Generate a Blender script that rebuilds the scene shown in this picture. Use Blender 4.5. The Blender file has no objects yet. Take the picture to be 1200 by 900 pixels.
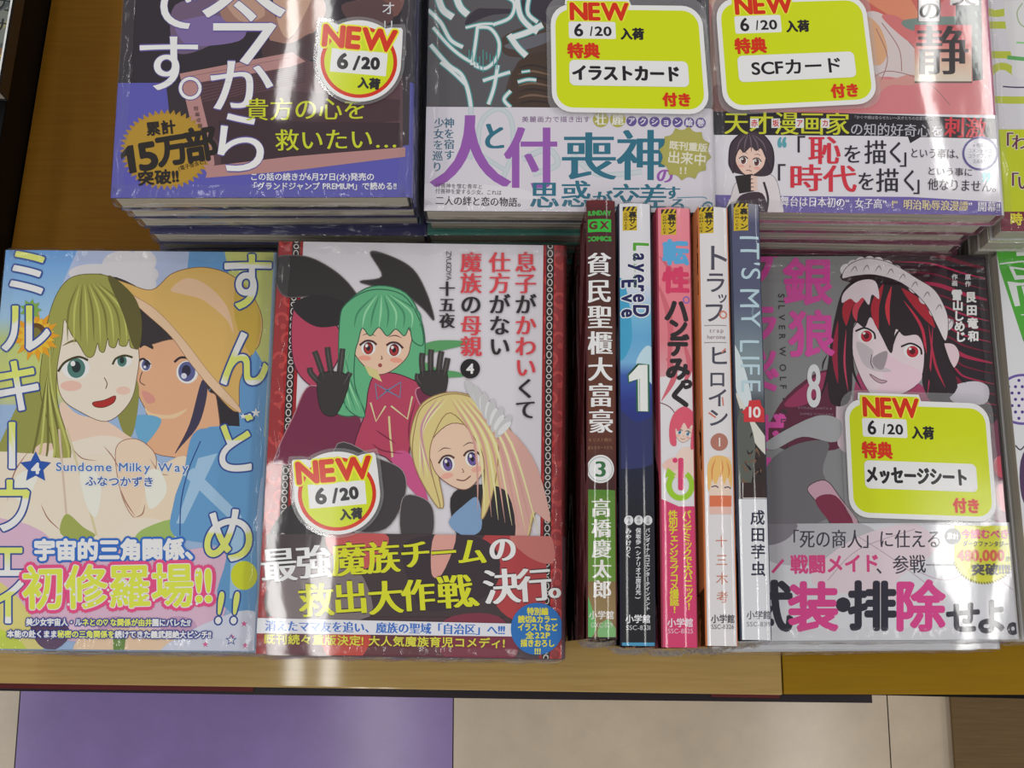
import bpy, math, random
import numpy as np
from mathutils.geometry import tessellate_polygon
from mathutils import Vector, Matrix

scene = bpy.context.scene
COL = scene.collection
# ------------------------------------------------------------------ camera
FPX = 1500.0                       # focal length for a 1200 px wide frame
TILT = math.atan(0.21)             # camera looks almost straight down
CT, ST = math.cos(TILT), math.sin(TILT)
CAM_Z = 0.655                      # metres above the table top (z = 0)
cam = bpy.data.cameras.new('camera')
cam.sensor_width = 36.0
cam.lens = FPX / 1200.0 * 36.0
cam.clip_start = 0.02
cam_o = bpy.data.objects.new('camera', cam)
cam_o.location = (0, 0, CAM_Z)
cam_o.rotation_euler = (TILT, 0, 0)
COL.objects.link(cam_o)
scene.camera = cam_o
# ------------------------------------------------------------------ light
scene.view_settings.view_transform = 'Standard'
scene.view_settings.look = 'None'
scene.view_settings.gamma = 1.0
scene.view_settings.use_curve_mapping = False
scene.view_settings.exposure = 0.0
world = bpy.data.worlds.new('shop_interior')
scene.world = world
world.use_nodes = True
bg = world.node_tree.nodes['Background']
bg.inputs[0].default_value = (1.0, 0.985, 0.97, 1)
bg.inputs[1].default_value = 0.33
LAMP_Z = 1.9
LAMP_W = 1.9
# ceiling fluorescents: rows of twin 1.2 m tubes running away from the viewer, a gap between the fixtures of a row; outer rows and fixtures far behind the viewer added for extra light
for lx, gap in ((-1.65, 0.0), (-0.39, 0.0), (0.87, -0.13), (2.13, 0.0)):
    for ly in (-2.1, -0.27, 1.60 + gap, 3.4):
        for dx in (-0.034, 0.034):
            ld = bpy.data.lights.new('fluorescent_tube', 'AREA')
            ld.shape = 'RECTANGLE'
            ld.size = 0.03
            ld.size_y = 1.2
            ld.energy = LAMP_W
            ld.color = (1.0, 0.985, 0.95)
            lo = bpy.data.objects.new('fluorescent_tube', ld)
            lo.location = (lx + dx, ly, LAMP_Z)
            COL.objects.link(lo)

# ------------------------------------------------------------------ helpers
def lin(c):
    c = np.asarray(c, float) / 255.0
    return np.where(c <= 0.04045, c / 12.92, ((c + 0.055) / 1.055) ** 2.4)

INK_GAIN = 1.28
def ink(c):
    return np.clip(lin(c) * INK_GAIN - 0.004, 0.0015, 0.9)

def rays(p):
    p = np.asarray(p, float)
    u = (p[:, 0] - 600) / FPX
    v = (450 - p[:, 1]) / FPX
    return np.stack([u, v * CT + ST, v * ST - CT], 1)

def at(px, py, z):
    r = rays([(px, py)])[0]
    k = (z - CAM_Z) / r[2]
    return np.array([r[0] * k, r[1] * k, z])

def empty(name, loc, label, cat, group=None, kind=None):
    o = bpy.data.objects.new(name, None)
    o.empty_display_size = 0.01
    o.location = loc
    COL.objects.link(o)
    o['label'] = label
    o['category'] = cat
    if group: o['group'] = group
    if kind: o['kind'] = kind
    return o

def mesh_obj(name, verts, faces, mat, parent=None, cols=None, normals=None, smooth=False):
    me = bpy.data.meshes.new(name)
    me.from_pydata([tuple(v) for v in verts], [], [tuple(f) for f in faces])
    if cols is not None:
        a = me.color_attributes.new('ink', 'FLOAT_COLOR', 'POINT')
        c4 = np.ones((len(verts), 4), np.float32)
        c4[:, :3] = cols
        a.data.foreach_set('color', c4.ravel())
    me.materials.append(mat)
    if smooth:
        me.polygons.foreach_set('use_smooth', [True] * len(me.polygons))
    me.update()
    if normals is not None:
        me.polygons.foreach_set('use_smooth', [True] * len(me.polygons))
        me.normals_split_custom_set_from_vertices([tuple(n) for n in normals])
    o = bpy.data.objects.new(name, me)
    COL.objects.link(o)
    if parent is not None:
        o.parent = parent
    return o

def box(x0, x1, y0, y1, z0, z1):
    v = [(x, y, z) for z in (z0, z1) for y in (y0, y1) for x in (x0, x1)]
    f = [(0, 2, 3, 1), (4, 5, 7, 6), (0, 1, 5, 4), (2, 6, 7, 3), (0, 4, 6, 2), (1, 3, 7, 5)]
    return v, f

# ------------------------------------------------------------------ materials
def new_mat(name):
    m = bpy.data.materials.new(name)
    m.use_nodes = True
    nt = m.node_tree
    return m, nt, nt.nodes['Principled BSDF']

def N(nt, t, **kw):
    n = nt.nodes.new(t)
    for k, v in kw.items():
        setattr(n, k, v)
    return n

def film_bump(nt, strength, big=14.0, fine=160.0, fine_amt=0.012):
    """wavy clear film: broad undulation plus some fine creases, in world space"""
    geo = N(nt, 'ShaderNodeNewGeometry')
    mp = N(nt, 'ShaderNodeMapping')
    mp.inputs['Scale'].default_value = (1.0, 0.6, 1.0)
    nt.links.new(geo.outputs['Position'], mp.inputs['Vector'])
    n1 = N(nt, 'ShaderNodeTexNoise'); n1.inputs['Scale'].default_value = big; n1.inputs['Detail'].default_value = 1.5
    n2 = N(nt, 'ShaderNodeTexNoise'); n2.inputs['Scale'].default_value = fine; n2.inputs['Detail'].default_value = 2
    nt.links.new(mp.outputs[0], n1.inputs['Vector'])
    nt.links.new(mp.outputs[0], n2.inputs['Vector'])
    ml = N(nt, 'ShaderNodeMath', operation='MULTIPLY_ADD')
    ml.inputs[1].default_value = fine_amt
    nt.links.new(n2.outputs['Fac'], ml.inputs[0])
    nt.links.new(n1.outputs['Fac'], ml.inputs[2])
    b = N(nt, 'ShaderNodeBump')
    b.inputs['Strength'].default_value = 1.0
    b.inputs['Distance'].default_value = strength
    nt.links.new(ml.outputs[0], b.inputs['Height'])
    return b

def print_mat(name, coat, bump, rough=0.5, coat_rough=0.05):
    m, nt, p = new_mat(name)
    a = N(nt, 'ShaderNodeAttribute', attribute_name='ink')
    nt.links.new(a.outputs['Color'], p.inputs['Base Color'])
    p.inputs['Roughness'].default_value = rough
    p.inputs['Specular IOR Level'].default_value = 0.15
    p.inputs['Coat Weight'].default_value = coat
    p.inputs['Coat Roughness'].default_value = coat_rough
    p.inputs['Coat IOR'].default_value = 1.5
    if bump:
        b = film_bump(nt, bump)
        nt.links.new(b.outputs[0], p.inputs['Coat Normal'])
    return m

M_PRINT = print_mat('film_wrapped_print', 1.0, 0.00075, coat_rough=0.035)
M_SPINE = print_mat('film_wrapped_spine_print', 1.0, 0.0005, coat_rough=0.07)
M_CARD = print_mat('laminated_card_print', 0.6, 0.0006, coat_rough=0.12)

def page_mat():
    m, nt, p = new_mat('page_edges')
    tc = N(nt, 'ShaderNodeTexCoord')
    mp = N(nt, 'ShaderNodeMapping')
    mp.inputs['Scale'].default_value = (8, 8, 1900)
    nt.links.new(tc.outputs['Object'], mp.inputs['Vector'])
    n = N(nt, 'ShaderNodeTexNoise'); n.inputs['Scale'].default_value = 1.0; n.inputs['Detail'].default_value = 3
    nt.links.new(mp.outputs[0], n.inputs['Vector'])
    r = N(nt, 'ShaderNodeValToRGB')
    r.color_ramp.elements[0].position = 0.3; r.color_ramp.elements[0].color = (*ink((128, 120, 108)), 1)
    r.color_ramp.elements[1].position = 0.7; r.color_ramp.elements[1].color = (*ink((205, 198, 182)), 1)
    nt.links.new(n.outputs['Fac'], r.inputs[0])
    nt.links.new(r.outputs[0], p.inputs['Base Color'])
    p.inputs['Roughness'].default_value = 0.8
    return m
M_PAGE = page_mat()

def clear_mat(name, base, gl_rough, bump, big=60.0, fine=500.0, milk=0.03):
    m, nt, p = new_mat(name)
    nt.nodes.remove(p)
    out = nt.nodes['Material Output']
    tr = N(nt, 'ShaderNodeBsdfTransparent'); tr.inputs[0].default_value = (0.985, 0.985, 0.985, 1)
    gl = N(nt, 'ShaderNodeBsdfGlossy'); gl.inputs['Roughness'].default_value = gl_rough
    df = N(nt, 'ShaderNodeBsdfDiffuse'); df.inputs[0].default_value = (0.8, 0.8, 0.82, 1)
    b = film_bump(nt, bump, big, fine)
    nt.links.new(b.outputs[0], gl.inputs['Normal'])
    lw = N(nt, 'ShaderNodeLayerWeight'); lw.inputs['Blend'].default_value = 0.06
    nt.links.new(b.outputs[0], lw.inputs['Normal'])
    ad = N(nt, 'ShaderNodeMath', operation='ADD'); ad.inputs[1].default_value = base; ad.use_clamp = True
    nt.links.new(lw.outputs['Fresnel'], ad.inputs[0])
    cap = N(nt, 'ShaderNodeMath', operation='MINIMUM'); cap.inputs[1].default_value = 0.24
    nt.links.new(ad.outputs[0], cap.inputs[0])
    m0 = N(nt, 'ShaderNodeMixShader'); m0.inputs[0].default_value = milk
    nt.links.new(tr.outputs[0], m0.inputs[1]); nt.links.new(df.outputs[0], m0.inputs[2])
    mx = N(nt, 'ShaderNodeMixShader')
    nt.links.new(cap.outputs[0], mx.inputs[0]); nt.links.new(m0.outputs[0], mx.inputs[1]); nt.links.new(gl.outputs[0], mx.inputs[2])
    nt.links.new(mx.outputs[0], out.inputs['Surface'])
    return m
M_FILM = clear_mat('clear_shrink_film', 0.03, 0.10, 0.003, 90, 420, 0.02)
M_LAM = clear_mat('clear_laminate', 0.03, 0.06, 0.00015, 30, 200, 0.10)

def wood_mat(name, c0, c1, rough, coat=0.0):
    m, nt, p = new_mat(name)
    tc = N(nt, 'ShaderNodeTexCoord')
    mp = N(nt, 'ShaderNodeMapping'); mp.inputs['Scale'].default_value = (4, 90, 60)
    nt.links.new(tc.outputs['Object'], mp.inputs['Vector'])
    n = N(nt, 'ShaderNodeTexNoise'); n.inputs['Scale'].default_value = 6; n.inputs['Detail'].default_value = 5
    nt.links.new(mp.outputs[0], n.inputs['Vector'])
    r = N(nt, 'ShaderNodeValToRGB')
    r.color_ramp.elements[0].position = 0.32; r.color_ramp.elements[0].color = (*ink(c0), 1)
    r.color_ramp.elements[1].position = 0.68; r.color_ramp.elements[1].color = (*ink(c1), 1)
    nt.links.new(n.outputs['Fac'], r.inputs[0])
    nt.links.new(r.outputs[0], p.inputs['Base Color'])
    p.inputs['Roughness'].default_value = rough
    p.inputs['Specular IOR Level'].default_value = 0.2
    p.inputs['Coat Weight'].default_value = coat
    p.inputs['Coat Roughness'].default_value = 0.055
    return m

def plain_mat(name, c, rough=0.6, metallic=0.0):
    m, nt, p = new_mat(name)
    n = N(nt, 'ShaderNodeTexNoise'); n.inputs['Scale'].default_value = 40
    tc = N(nt, 'ShaderNodeTexCoord'); nt.links.new(tc.outputs['Object'], n.inputs['Vector'])
    r = N(nt, 'ShaderNodeValToRGB')
    k = ink(c)
    r.color_ramp.elements[0].color = (*(k * 0.85), 1)
    r.color_ramp.elements[1].color = (*np.clip(k * 1.12, 0, 1), 1)
    nt.links.new(n.outputs['Fac'], r.inputs[0]); nt.links.new(r.outputs[0], p.inputs['Base Color'])
    p.inputs['Roughness'].default_value = rough
    p.inputs['Specular IOR Level'].default_value = 0.15
    p.inputs['Metallic'].default_value = metallic
    return m

# ------------------------------------------------------------------ printed artwork on a real surface
GLYPH = {}
def glyph(ch):
    if ch in GLYPH: return GLYPH[ch]
    c = bpy.data.curves.new('glyph', 'FONT')
    c.body = ch; c.size = 1.0; c.resolution_u = 6
    o = bpy.data.objects.new('glyph', c)
    COL.objects.link(o)
    me = o.to_mesh()
    me.calc_loop_triangles()
    v = np.array([(q.co.x, q.co.y) for q in me.vertices], float).reshape(-1, 2)
    t = np.array([tuple(q.vertices) for q in me.loop_triangles], int).reshape(-1, 3)
    o.to_mesh_clear()
    bpy.data.objects.remove(o); bpy.data.curves.remove(c)
    if ord(ch) > 0x2000:
        adv, cx, cy = 1.0, 0.5, 0.36
    elif len(v):
        adv = v[:, 0].max() - v[:, 0].min() + 0.10; cx = (v[:, 0].max() + v[:, 0].min()) / 2; cy = 0.345
    else:
        adv, cx, cy = 0.35, 0.0, 0.0
    if len(v):
        v = v - (cx, cy); v[:, 1] *= -1
    GLYPH[ch] = (v, t, adv)
    return GLYPH[ch]

def spline(pts, n=6, closed=True):
    p = np.asarray(pts, float); m = len(p); out = []
    rng = range(m) if closed else range(m - 1)
    for i in rng:
        if closed: a, b, c, d = p[(i - 1) % m], p[i], p[(i + 1) % m], p[(i + 2) % m]
        else: a, b, c, d = p[max(i - 1, 0)], p[i], p[i + 1], p[min(i + 2, m - 1)]
        for k in range(n):
            t = k / n
            out.append(0.5 * (2 * b + (c - a) * t + (2 * a - 5 * b + 4 * c - d) * t * t + (3 * b - a - 3 * c + d) * t ** 3))
    if not closed: out.append(p[-1])
    return np.array(out)

def clip_tri(P, lo, hi, ax):
    """clip a polygon (k x 5: u v r g b) to lo<=axis<=hi"""
    for val, sg in ((lo, 1), (hi, -1)):
        out = []
        n = len(P)
        for i in range(n):
            a, b = P[i], P[(i + 1) % n]
            da, db = sg * (a[ax] - val), sg * (b[ax] - val)
            if da >= 0: out.append(a)
            if (da >= 0) != (db >= 0):
                out.append(a + (b - a) * (da / (da - db)))
        P = out
        if len(P) < 3: return []
    return P

class Art:
    """coloured shapes laid on a plane O + u*U + v*V (+ lift*W), clipped to a rectangle in u, v; inputs are in photo pixels"""
    STEP = 2.2e-6
    HAIR = 0.9e-6
    def __init__(s, O, U, V, clip, lift0=0.0, bulge=0.0, strips=1):
        s.O, s.U, s.V = (np.asarray(q, float) for q in (O, U, V))
        s.W = np.cross(s.U, s.V); s.W /= np.linalg.norm(s.W)
        s.clip = clip; s.lift = lift0; s.bulge = bulge; s.strips = strips
        s.vs, s.fs, s.cs, s.ns, s.n = [], [], [], [], 0
        s.fr()
    def fr(s, ox=0.0, oy=0.0, k=1.0, rot=0.0):
        a = math.radians(rot)
        s.A = np.array([[math.cos(a), -math.sin(a)], [math.sin(a), math.cos(a)]]) * k
        s.B = np.array([ox, oy], float); s.k = k; s.warp = None
        return s
    def uv(s, P):
        P = np.asarray(P, float).reshape(-1, 2)
        if s.warp is not None: P = s.warp(P)
        else: P = P @ s.A.T + s.B
        r = rays(P)
        k = ((s.O - (0, 0, CAM_Z)) @ s.W) / (r @ s.W)
        X = r * k[:, None] + (0, 0, CAM_Z) - s.O
        return np.stack([X @ s.U, X @ s.V], 1)
    def height(s, u):
        u0, u1 = s.clip[0], s.clip[1]
        t = (u - u0) / (u1 - u0) * 2 - 1
        return s.bulge * (1 - t * t), -s.bulge * 2 * t * 2 / (u1 - u0)
    def emit(s, uvs, tris, cols):
        s.lift += s.STEP
        u0, u1, v0, v1 = s.clip
        ok = (uvs[:, 0] >= u0) & (uvs[:, 0] <= u1) & (uvs[:, 1] >= v0) & (uvs[:, 1] <= v1)
        tri_ok = ok[tris].all(1) if len(tris) else np.zeros(0, bool)
        if s.strips > 1:
            idx = np.clip(((uvs[:, 0] - u0) / (u1 - u0) * s.strips).astype(int), 0, s.strips - 1)
            ti = idx[tris]
            tri_ok &= (ti.max(1) == ti.min(1))
        good = tris[tri_ok]
        if len(good):
            used, inv = np.unique(good, return_inverse=True)
            s._push(uvs[used], inv.reshape(-1, 3), cols[used])
        for t in tris[~tri_ok]:
            a = uvs[t]
            if a[:, 0].max() < u0 or a[:, 0].min() > u1 or a[:, 1].max() < v0 or a[:, 1].min() > v1: continue
            P = [np.concatenate([uvs[i], cols[i]]) for i in t]
            P = clip_tri(P, v0, v1, 1)
            if not P: continue
            for k in range(s.strips):
                w = (u1 - u0) / s.strips
                if s.strips > 1:
                    lo, hi = u0 + k * w, u0 + (k + 1) * w
                    uu = [p[0] for p in P]
                    if max(uu) < lo or min(uu) > hi: continue
                else: lo, hi = u0, u1
                Q = clip_tri(P, lo, hi, 0)
                if len(Q) < 3: continue
                Q = np.array(Q)
                s._push(Q[:, :2], np.array([(0, i, i + 1) for i in range(1, len(Q) - 1)]), Q[:, 2:])
    def _push(s, uv, tris, cols):
        h, dh = s.height(uv[:, 0])
        X = s.O + uv[:, :1] * s.U + uv[:, 1:] * s.V + (s.lift + h)[:, None] * s.W
        nn = s.W - dh[:, None] * s.U
        nn /= np.linalg.norm(nn, axis=1)[:, None]
        a, b, c = uv[tris[:, 0]], uv[tris[:, 1]], uv[tris[:, 2]]
        ar = (b[:, 0] - a[:, 0]) * (c[:, 1] - a[:, 1]) - (b[:, 1] - a[:, 1]) * (c[:, 0] - a[:, 0])
        tris = tris.copy()
        fl = ar < 0
        tris[fl] = tris[fl][:, ::-1]
        tris = tris[np.abs(ar) > 1e-13]
        s.vs.append(X); s.fs.append(tris + s.n); s.cs.append(cols); s.ns.append(nn)
        s.n += len(X)
    def solid(s, verts, faces, col, outward=None):
        v = np.asarray(verts, float)
        s.vs.append(v); s.cs.append(np.tile(ink(col), (len(v), 1)))
        s.ns.append(np.tile(s.W, (len(v), 1)))
        s.fs_solid = getattr(s, 'fs_solid', []) + [tuple(i + s.n for i in f) for f in faces]
        s.n += len(v)
    def cols(s, P, c):
        if callable(c): return np.array([ink(c(x, y)) for x, y in P])
        return np.tile(ink(c), (len(P), 1))
    # --- shapes
    def base(s, c):
        u0, u1, v0, v1 = s.clip
        s.emit(np.array([(u0, v0), (u1, v0), (u1, v1), (u0, v1)]), np.array([(0, 1, 2), (0, 2, 3)]), np.tile(ink(c), (4, 1)))
    def poly(s, pts, c, sm=True, line=None, lw=1.0, n=5):
        P = spline(pts, n) if sm else np.asarray(pts, float)
        t = tessellate_polygon([[Vector((x, y, 0)) for x, y in P]])
        if t: s.emit(s.uv(P), np.array(t), s.cols(P, c))
        if line is not None: s.stroke(list(P) + [P[0]], lw, line, sm=False)
    def bands(s, x0, x1, stops):
        """vertical run of colour: stops = [(y, colour), ...]"""
        for (ya, ca), (yb, cb) in zip(stops[:-1], stops[1:]):
            P = np.array([(x0, ya), (x1, ya), (x1, yb), (x0, yb)], float)
            c = np.array([ink(ca), ink(ca), ink(cb), ink(cb)])
            s.emit(s.uv(P), np.array([(0, 1, 2), (0, 2, 3)]), c)
            s.lift -= s.STEP
        s.lift += s.STEP
    def rect(s, x0, y0, x1, y1, c):
        s.poly([(x0, y0), (x1, y0), (x1, y1), (x0, y1)], c, sm=False)
    def rrect(s, x0, y0, x1, y1, r, c, ry=None):
        ry = ry or r
        P = []
        for cx, cy, a0 in ((x1 - r, y0 + ry, -90), (x1 - r, y1 - ry, 0), (x0 + r, y1 - ry, 90), (x0 + r, y0 + ry, 180)):
            for k in range(7):
                a = math.radians(a0 + 15 * k)
                P.append((cx + r * math.cos(a), cy + ry * math.sin(a)))
        s.poly(P, c, sm=False)
        return P
    def ell(s, cx, cy, rx, ry, c, rot=0, n=28):
        a = np.linspace(0, 2 * math.pi, n, endpoint=False)
        x, y = rx * np.cos(a), ry * np.sin(a)
        q = math.radians(rot)
        P = np.stack([cx + x * math.cos(q) - y * math.sin(q), cy + x * math.sin(q) + y * math.cos(q)], 1)
        t = np.array([(0, i, i + 1) for i in range(1, n - 1)])
        s.emit(s.uv(P), t, s.cols(P, c))
    def star(s, cx, cy, r1, r2, k, c, rot=0, ry=1.0):
        P = []
        for i in range(2 * k):
            a = math.pi * i / k + math.radians(rot - 90); r = r1 if i % 2 == 0 else r2
            P.append((cx + r * math.cos(a), cy + ry * r * math.sin(a)))
        P = np.array([(cx, cy)] + P)
        t = np.array([(0, i, i % (2 * k) + 1) for i in range(1, 2 * k + 1)])
        s.emit(s.uv(P), t, s.cols(P, c))
    def stroke(s, pts, w, c, sm=True, taper=0, n=6):
        P = spline(pts, n, closed=False) if sm and len(pts) > 2 else np.asarray(pts, float)
        if len(P) < 2: return
        d = np.gradient(P, axis=0)
        L = np.linalg.norm(d, axis=1); L[L == 0] = 1
        nrm = np.stack([-d[:, 1], d[:, 0]], 1) / L[:, None]
        t = np.linspace(0, 1, len(P))
        ww = np.full(len(P), w / 2.0)
        if taper == 1: ww = ww * (1 - t) + 0.05 * w
        elif taper == 2: ww = ww * np.sin(math.pi * np.clip(t, 0.03, 0.97))
        A = P + nrm * ww[:, None]; B = P - nrm * ww[:, None]
        V = np.concatenate([A, B]); m = len(P)
        tr = []
        for i in range(m - 1): tr += [(i, i + 1, m + i), (i + 1, m + i + 1, m + i)]
        s.emit(s.uv(V), np.array(tr), s.cols(V, c))
    def ring(s, cx, cy, r, w, c, ry=None, a0=0, a1=360):
        ry = ry or r
        a = np.radians(np.linspace(a0, a1, 33))
        s.stroke(np.stack([cx + r * np.cos(a), cy + ry * np.sin(a)], 1), w, c, sm=False)
    # --- lettering
    def chars(s, items, c, bold=0.0, mincho=0.0, out=None):
        """items: (char, x, y, width, height, angle) at the glyph centre"""
        def lay(offs, colour, per):
            for par in (0, 1):                    # neighbours on alternate levels, every copy a hair above the last
              for dx, dy in offs:
                V, T, C, n = [], [], [], 0
                for i, (ch, x, y, w, h, a) in enumerate(items):
                    if i % 2 != par: continue
                    g, t, _ = glyph(ch)
                    if not len(t): continue
                    q = g * (w, h)
                    ca, sa = math.cos(math.radians(a)), math.sin(math.radians(a))
                    q = np.stack([q[:, 0] * ca - q[:, 1] * sa, q[:, 0] * sa + q[:, 1] * ca], 1)
                    col = colour[i % len(colour)] if per else colour
                    P = q + (x + dx, y + dy)
                    V.append(P); T.append(t + n); C.append(s.cols(P, col)); n += len(P)
                if V:
                    s.emit(s.uv(np.concatenate(V)), np.concatenate(T), np.concatenate(C))
                    s.lift -= s.STEP - s.HAIR
            s.lift += s.STEP
        def ringo(r, k): return [(r * math.cos(2 * math.pi * j / k), r * math.sin(2 * math.pi * j / k)) for j in range(k)]
        for w, oc in (out or []):
            lay(ringo(w + bold, 12) + [(0, 0)], oc, False)
        offs = [(0, 0)]
        if bold: offs = [(0, 0)] + ringo(bold, 8)
        if mincho: offs = [(-mincho, 0), (-mincho / 3, 0), (mincho / 3, 0), (mincho, 0)]
        lay(offs, c, isinstance(c, list))
    def T(s, text, x0, x1, y0, y1, size, c, bold=0.0, mincho=0.0, out=None, slant=None, wide=1.12):
        adv = [glyph(ch)[2] for ch in text]
        tot = sum(adv); L = math.hypot(x1 - x0, y1 - y0)
        f = L / (tot * size)
        ang = math.degrees(math.atan2(y1 - y0, x1 - x0))
        cur, items = 0, []
        for ch, a in zip(text, adv):
            t = (cur + a / 2) / tot
            items.append((ch, x0 + (x1 - x0) * t, y0 + (y1 - y0) * t, size * min(f, wide), size, ang if slant is None else slant))
            cur += a
        s.chars(items, c, bold, mincho, out)
    def VT(s, text, x, y0, y1, size, c, bold=0.0, mincho=0.0, out=None, x1=None, lat=False, hs=1.0):
        x1 = x if x1 is None else x1
        adv = [(glyph(ch)[2] if lat else 1.0) for ch in text]
        tot = sum(adv); cur = 0; items = []
        for ch, a in zip(text, adv):
            t = (cur + a / 2) / tot; cur += a
            px, py, ang = x + (x1 - x) * t, y0 + (y1 - y0) * t, 0
            if lat or ch in 'ー…「」()（）〜': ang = 90
            if ch in 'ッっゃゅょァィゥェォャュョ': px += 0.1 * size; py -= 0.08 * size
            if ch in '、。': px += 0.55 * size; py -= 0.5 * size
            items.append((ch, px, py, size, size * hs, ang))
        s.chars(items, c, bold, mincho, out)
    # --- finish
    def build(s, name, mat, parent, custom=False):
        V = np.concatenate(s.vs) - np.array(parent.location)
        F = [tuple(t) for f in s.fs for t in f] + getattr(s, 'fs_solid', [])
        return mesh_obj(name, V, F, mat, parent, np.concatenate(s.cs), np.concatenate(s.ns) if custom else None)

# ------------------------------------------------------------------ a paperback: local x fore-edge -> spine, y tail -> head, z up
def shell(W, L, z0, z1, y0, y1, t, r=0.0018, off=0.0, bulge=0.0, seg=5):
    """C-shaped cover: top sheet, spine, bottom sheet as one closed solid"""
    def prof(o):
        P = [(0.0, z1 + o)]
        rr = r + o
        for k in range(seg + 1):
            a = math.pi / 2 * (1 - k / seg)
            P.append((W - r + rr * math.cos(a), z1 - r + rr * math.sin(a)))
        if bulge:
            for k in range(1, 16):
                q = k / 16.0; z = (z1 - r) + (z0 - z1 + 2 * r) * q
                P.append((W + o + bulge * (1 - (2 * q - 1) ** 2), z))
        for k in range(seg + 1):
            a = -math.pi / 2 * k / seg
            P.append((W - r + rr * math.cos(a), z0 + r + rr * math.sin(a)))
        P.append((0.0, z0 - o))
        return P
    outer = prof(off); inner = prof(off - t)[::-1]
    P = outer + inner; n = len(P)
    V = [(x, y0, z) for x, z in P] + [(x, y1, z) for x, z in P]
    F = [(i, (i + 1) % n, n + (i + 1) % n, n + i) for i in range(n)]
    m = len(outer)
    for i in range(m - 1):
        j = n - 1 - i
        F.append((i, j, j - 1, i + 1))
        F.append((n + i, n + i + 1, n + j - 1, n + j))
    return V, F

def film_mesh(W, L, T, seed, side=0.0008, end=0.0022, lip=0.006, top=0.0007):
    """crinkled shrink film round the edges of one book"""
    rnd = random.Random(seed)
    ph = [(rnd.uniform(0, 6.3), rnd.uniform(60, 420), rnd.uniform(0.3, 1)) for _ in range(9)]
    def nz(a): return sum(w * math.sin(f * a + p) for p, f, w in ph) / 5.0
    per = []
    st = 0.0024
    nx, ny = int(W / st), int(L / st)
    for i in range(nx): per.append((W * i / nx, 0.0, 0, -1, end))
    for i in range(ny): per.append((W, L * i / ny, 1, 0, side))
    for i in range(nx): per.append((W - W * i / nx, L, 0, 1, end))
    for i in range(ny): per.append((0.0, L - L * i / ny, -1, 0, side))
    rows = [(-0.00025, 0.00, -lip), (0.0, 0.0, -0.0015), (0.0, 0.4, 0), (0, 0.8, 1), (0, 1.0, 1), (0, 0.75, 1), (0, 0.4, 1), (0, 0.1, 0)]
    V, F = [], []
    m = len(per)
    zs = [T + top, T + top + 0.0003, T + 0.0001, T * 0.8, T * 0.6, T * 0.42, T * 0.22, 0.0004]
    for k, (row, z) in enumerate(zip(rows, zs)):
        for i, (x, y, ax, ay, amp) in enumerate(per):
            s = i * st
            inw = row[2] if row[2] < 0 else 0.0
            o = inw + 0.0005 + row[1] * amp * (0.55 + 0.6 * nz(s + k * 0.013)) + (0.0009 * nz(s * 1.7 + 3) if k == 0 else 0)
            if o < 0.0003 and row[2] >= 0: o = 0.0003
            zz = z + (0.0003 * nz(s * 2.3 + k) if 2 <= k <= 6 else (0.00025 * (1 + nz(s * 2.1)) * (1 if k == 1 else 0.2) if k < 2 else 0))
            V.append((x + ax * o, y + ay * o, zz))
    for k in range(len(rows) - 1):
        for i in range(m):
            j = (i + 1) % m
            F.append((k * m + i, k * m + j, (k + 1) * m + j, (k + 1) * m + i))
    return V, F

def xf(verts, M):
    return (np.asarray(verts, float) @ M[:3, :3].T) + M[:3, 3]

G = 0.0003     # air between neighbouring books
def plain_book(name, W, L, T, cover_col, band_col, band_h, seed, loc, rot, label, cat, group, spine_col=None):
    """a book under others: shows only its edges"""
    e = empty(name, loc, label, cat, group)
    e.rotation_euler = (0, 0, rot)
    v, f = box(0.001, W - 0.002, 0.001, L - 0.001, G + 0.0006, T - G - 0.0006)
    mesh_obj('page_block', v, f, M_PAGE, e)
    v, f = shell(W, L, G, T - G, 0.0, L, 0.0005)
    c = np.tile(ink(cover_col), (len(v), 1))
    mesh_obj('cover', v, f, M_PRINT, e, c)
    if band_h:
        v, f = shell(W, L, G, T - G, -0.0001, band_h, 0.0002, off=0.0002)
        mesh_obj('belly_band', v, f, M_PRINT, e, np.tile(ink(band_col), (len(v), 1)))
    v, f = film_mesh(W, L, T - 0.0008, seed, lip=0.002, top=0.0003)
    mesh_obj('shrink_wrap', v, f, M_FILM, e, smooth=True)
    return e

def copy_book(src, loc, rot, label):
    r = src.copy(); COL.objects.link(r)
    r.location = loc; r.rotation_euler = (0, 0, rot); r['label'] = label
    for ch in list(src.children):
        c = ch.copy(); COL.objects.link(c); c.parent = r
    return r

ORD = ['', 'second', 'third', 'fourth', 'fifth', 'sixth', 'seventh', 'eighth', 'ninth', 'tenth']

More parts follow.
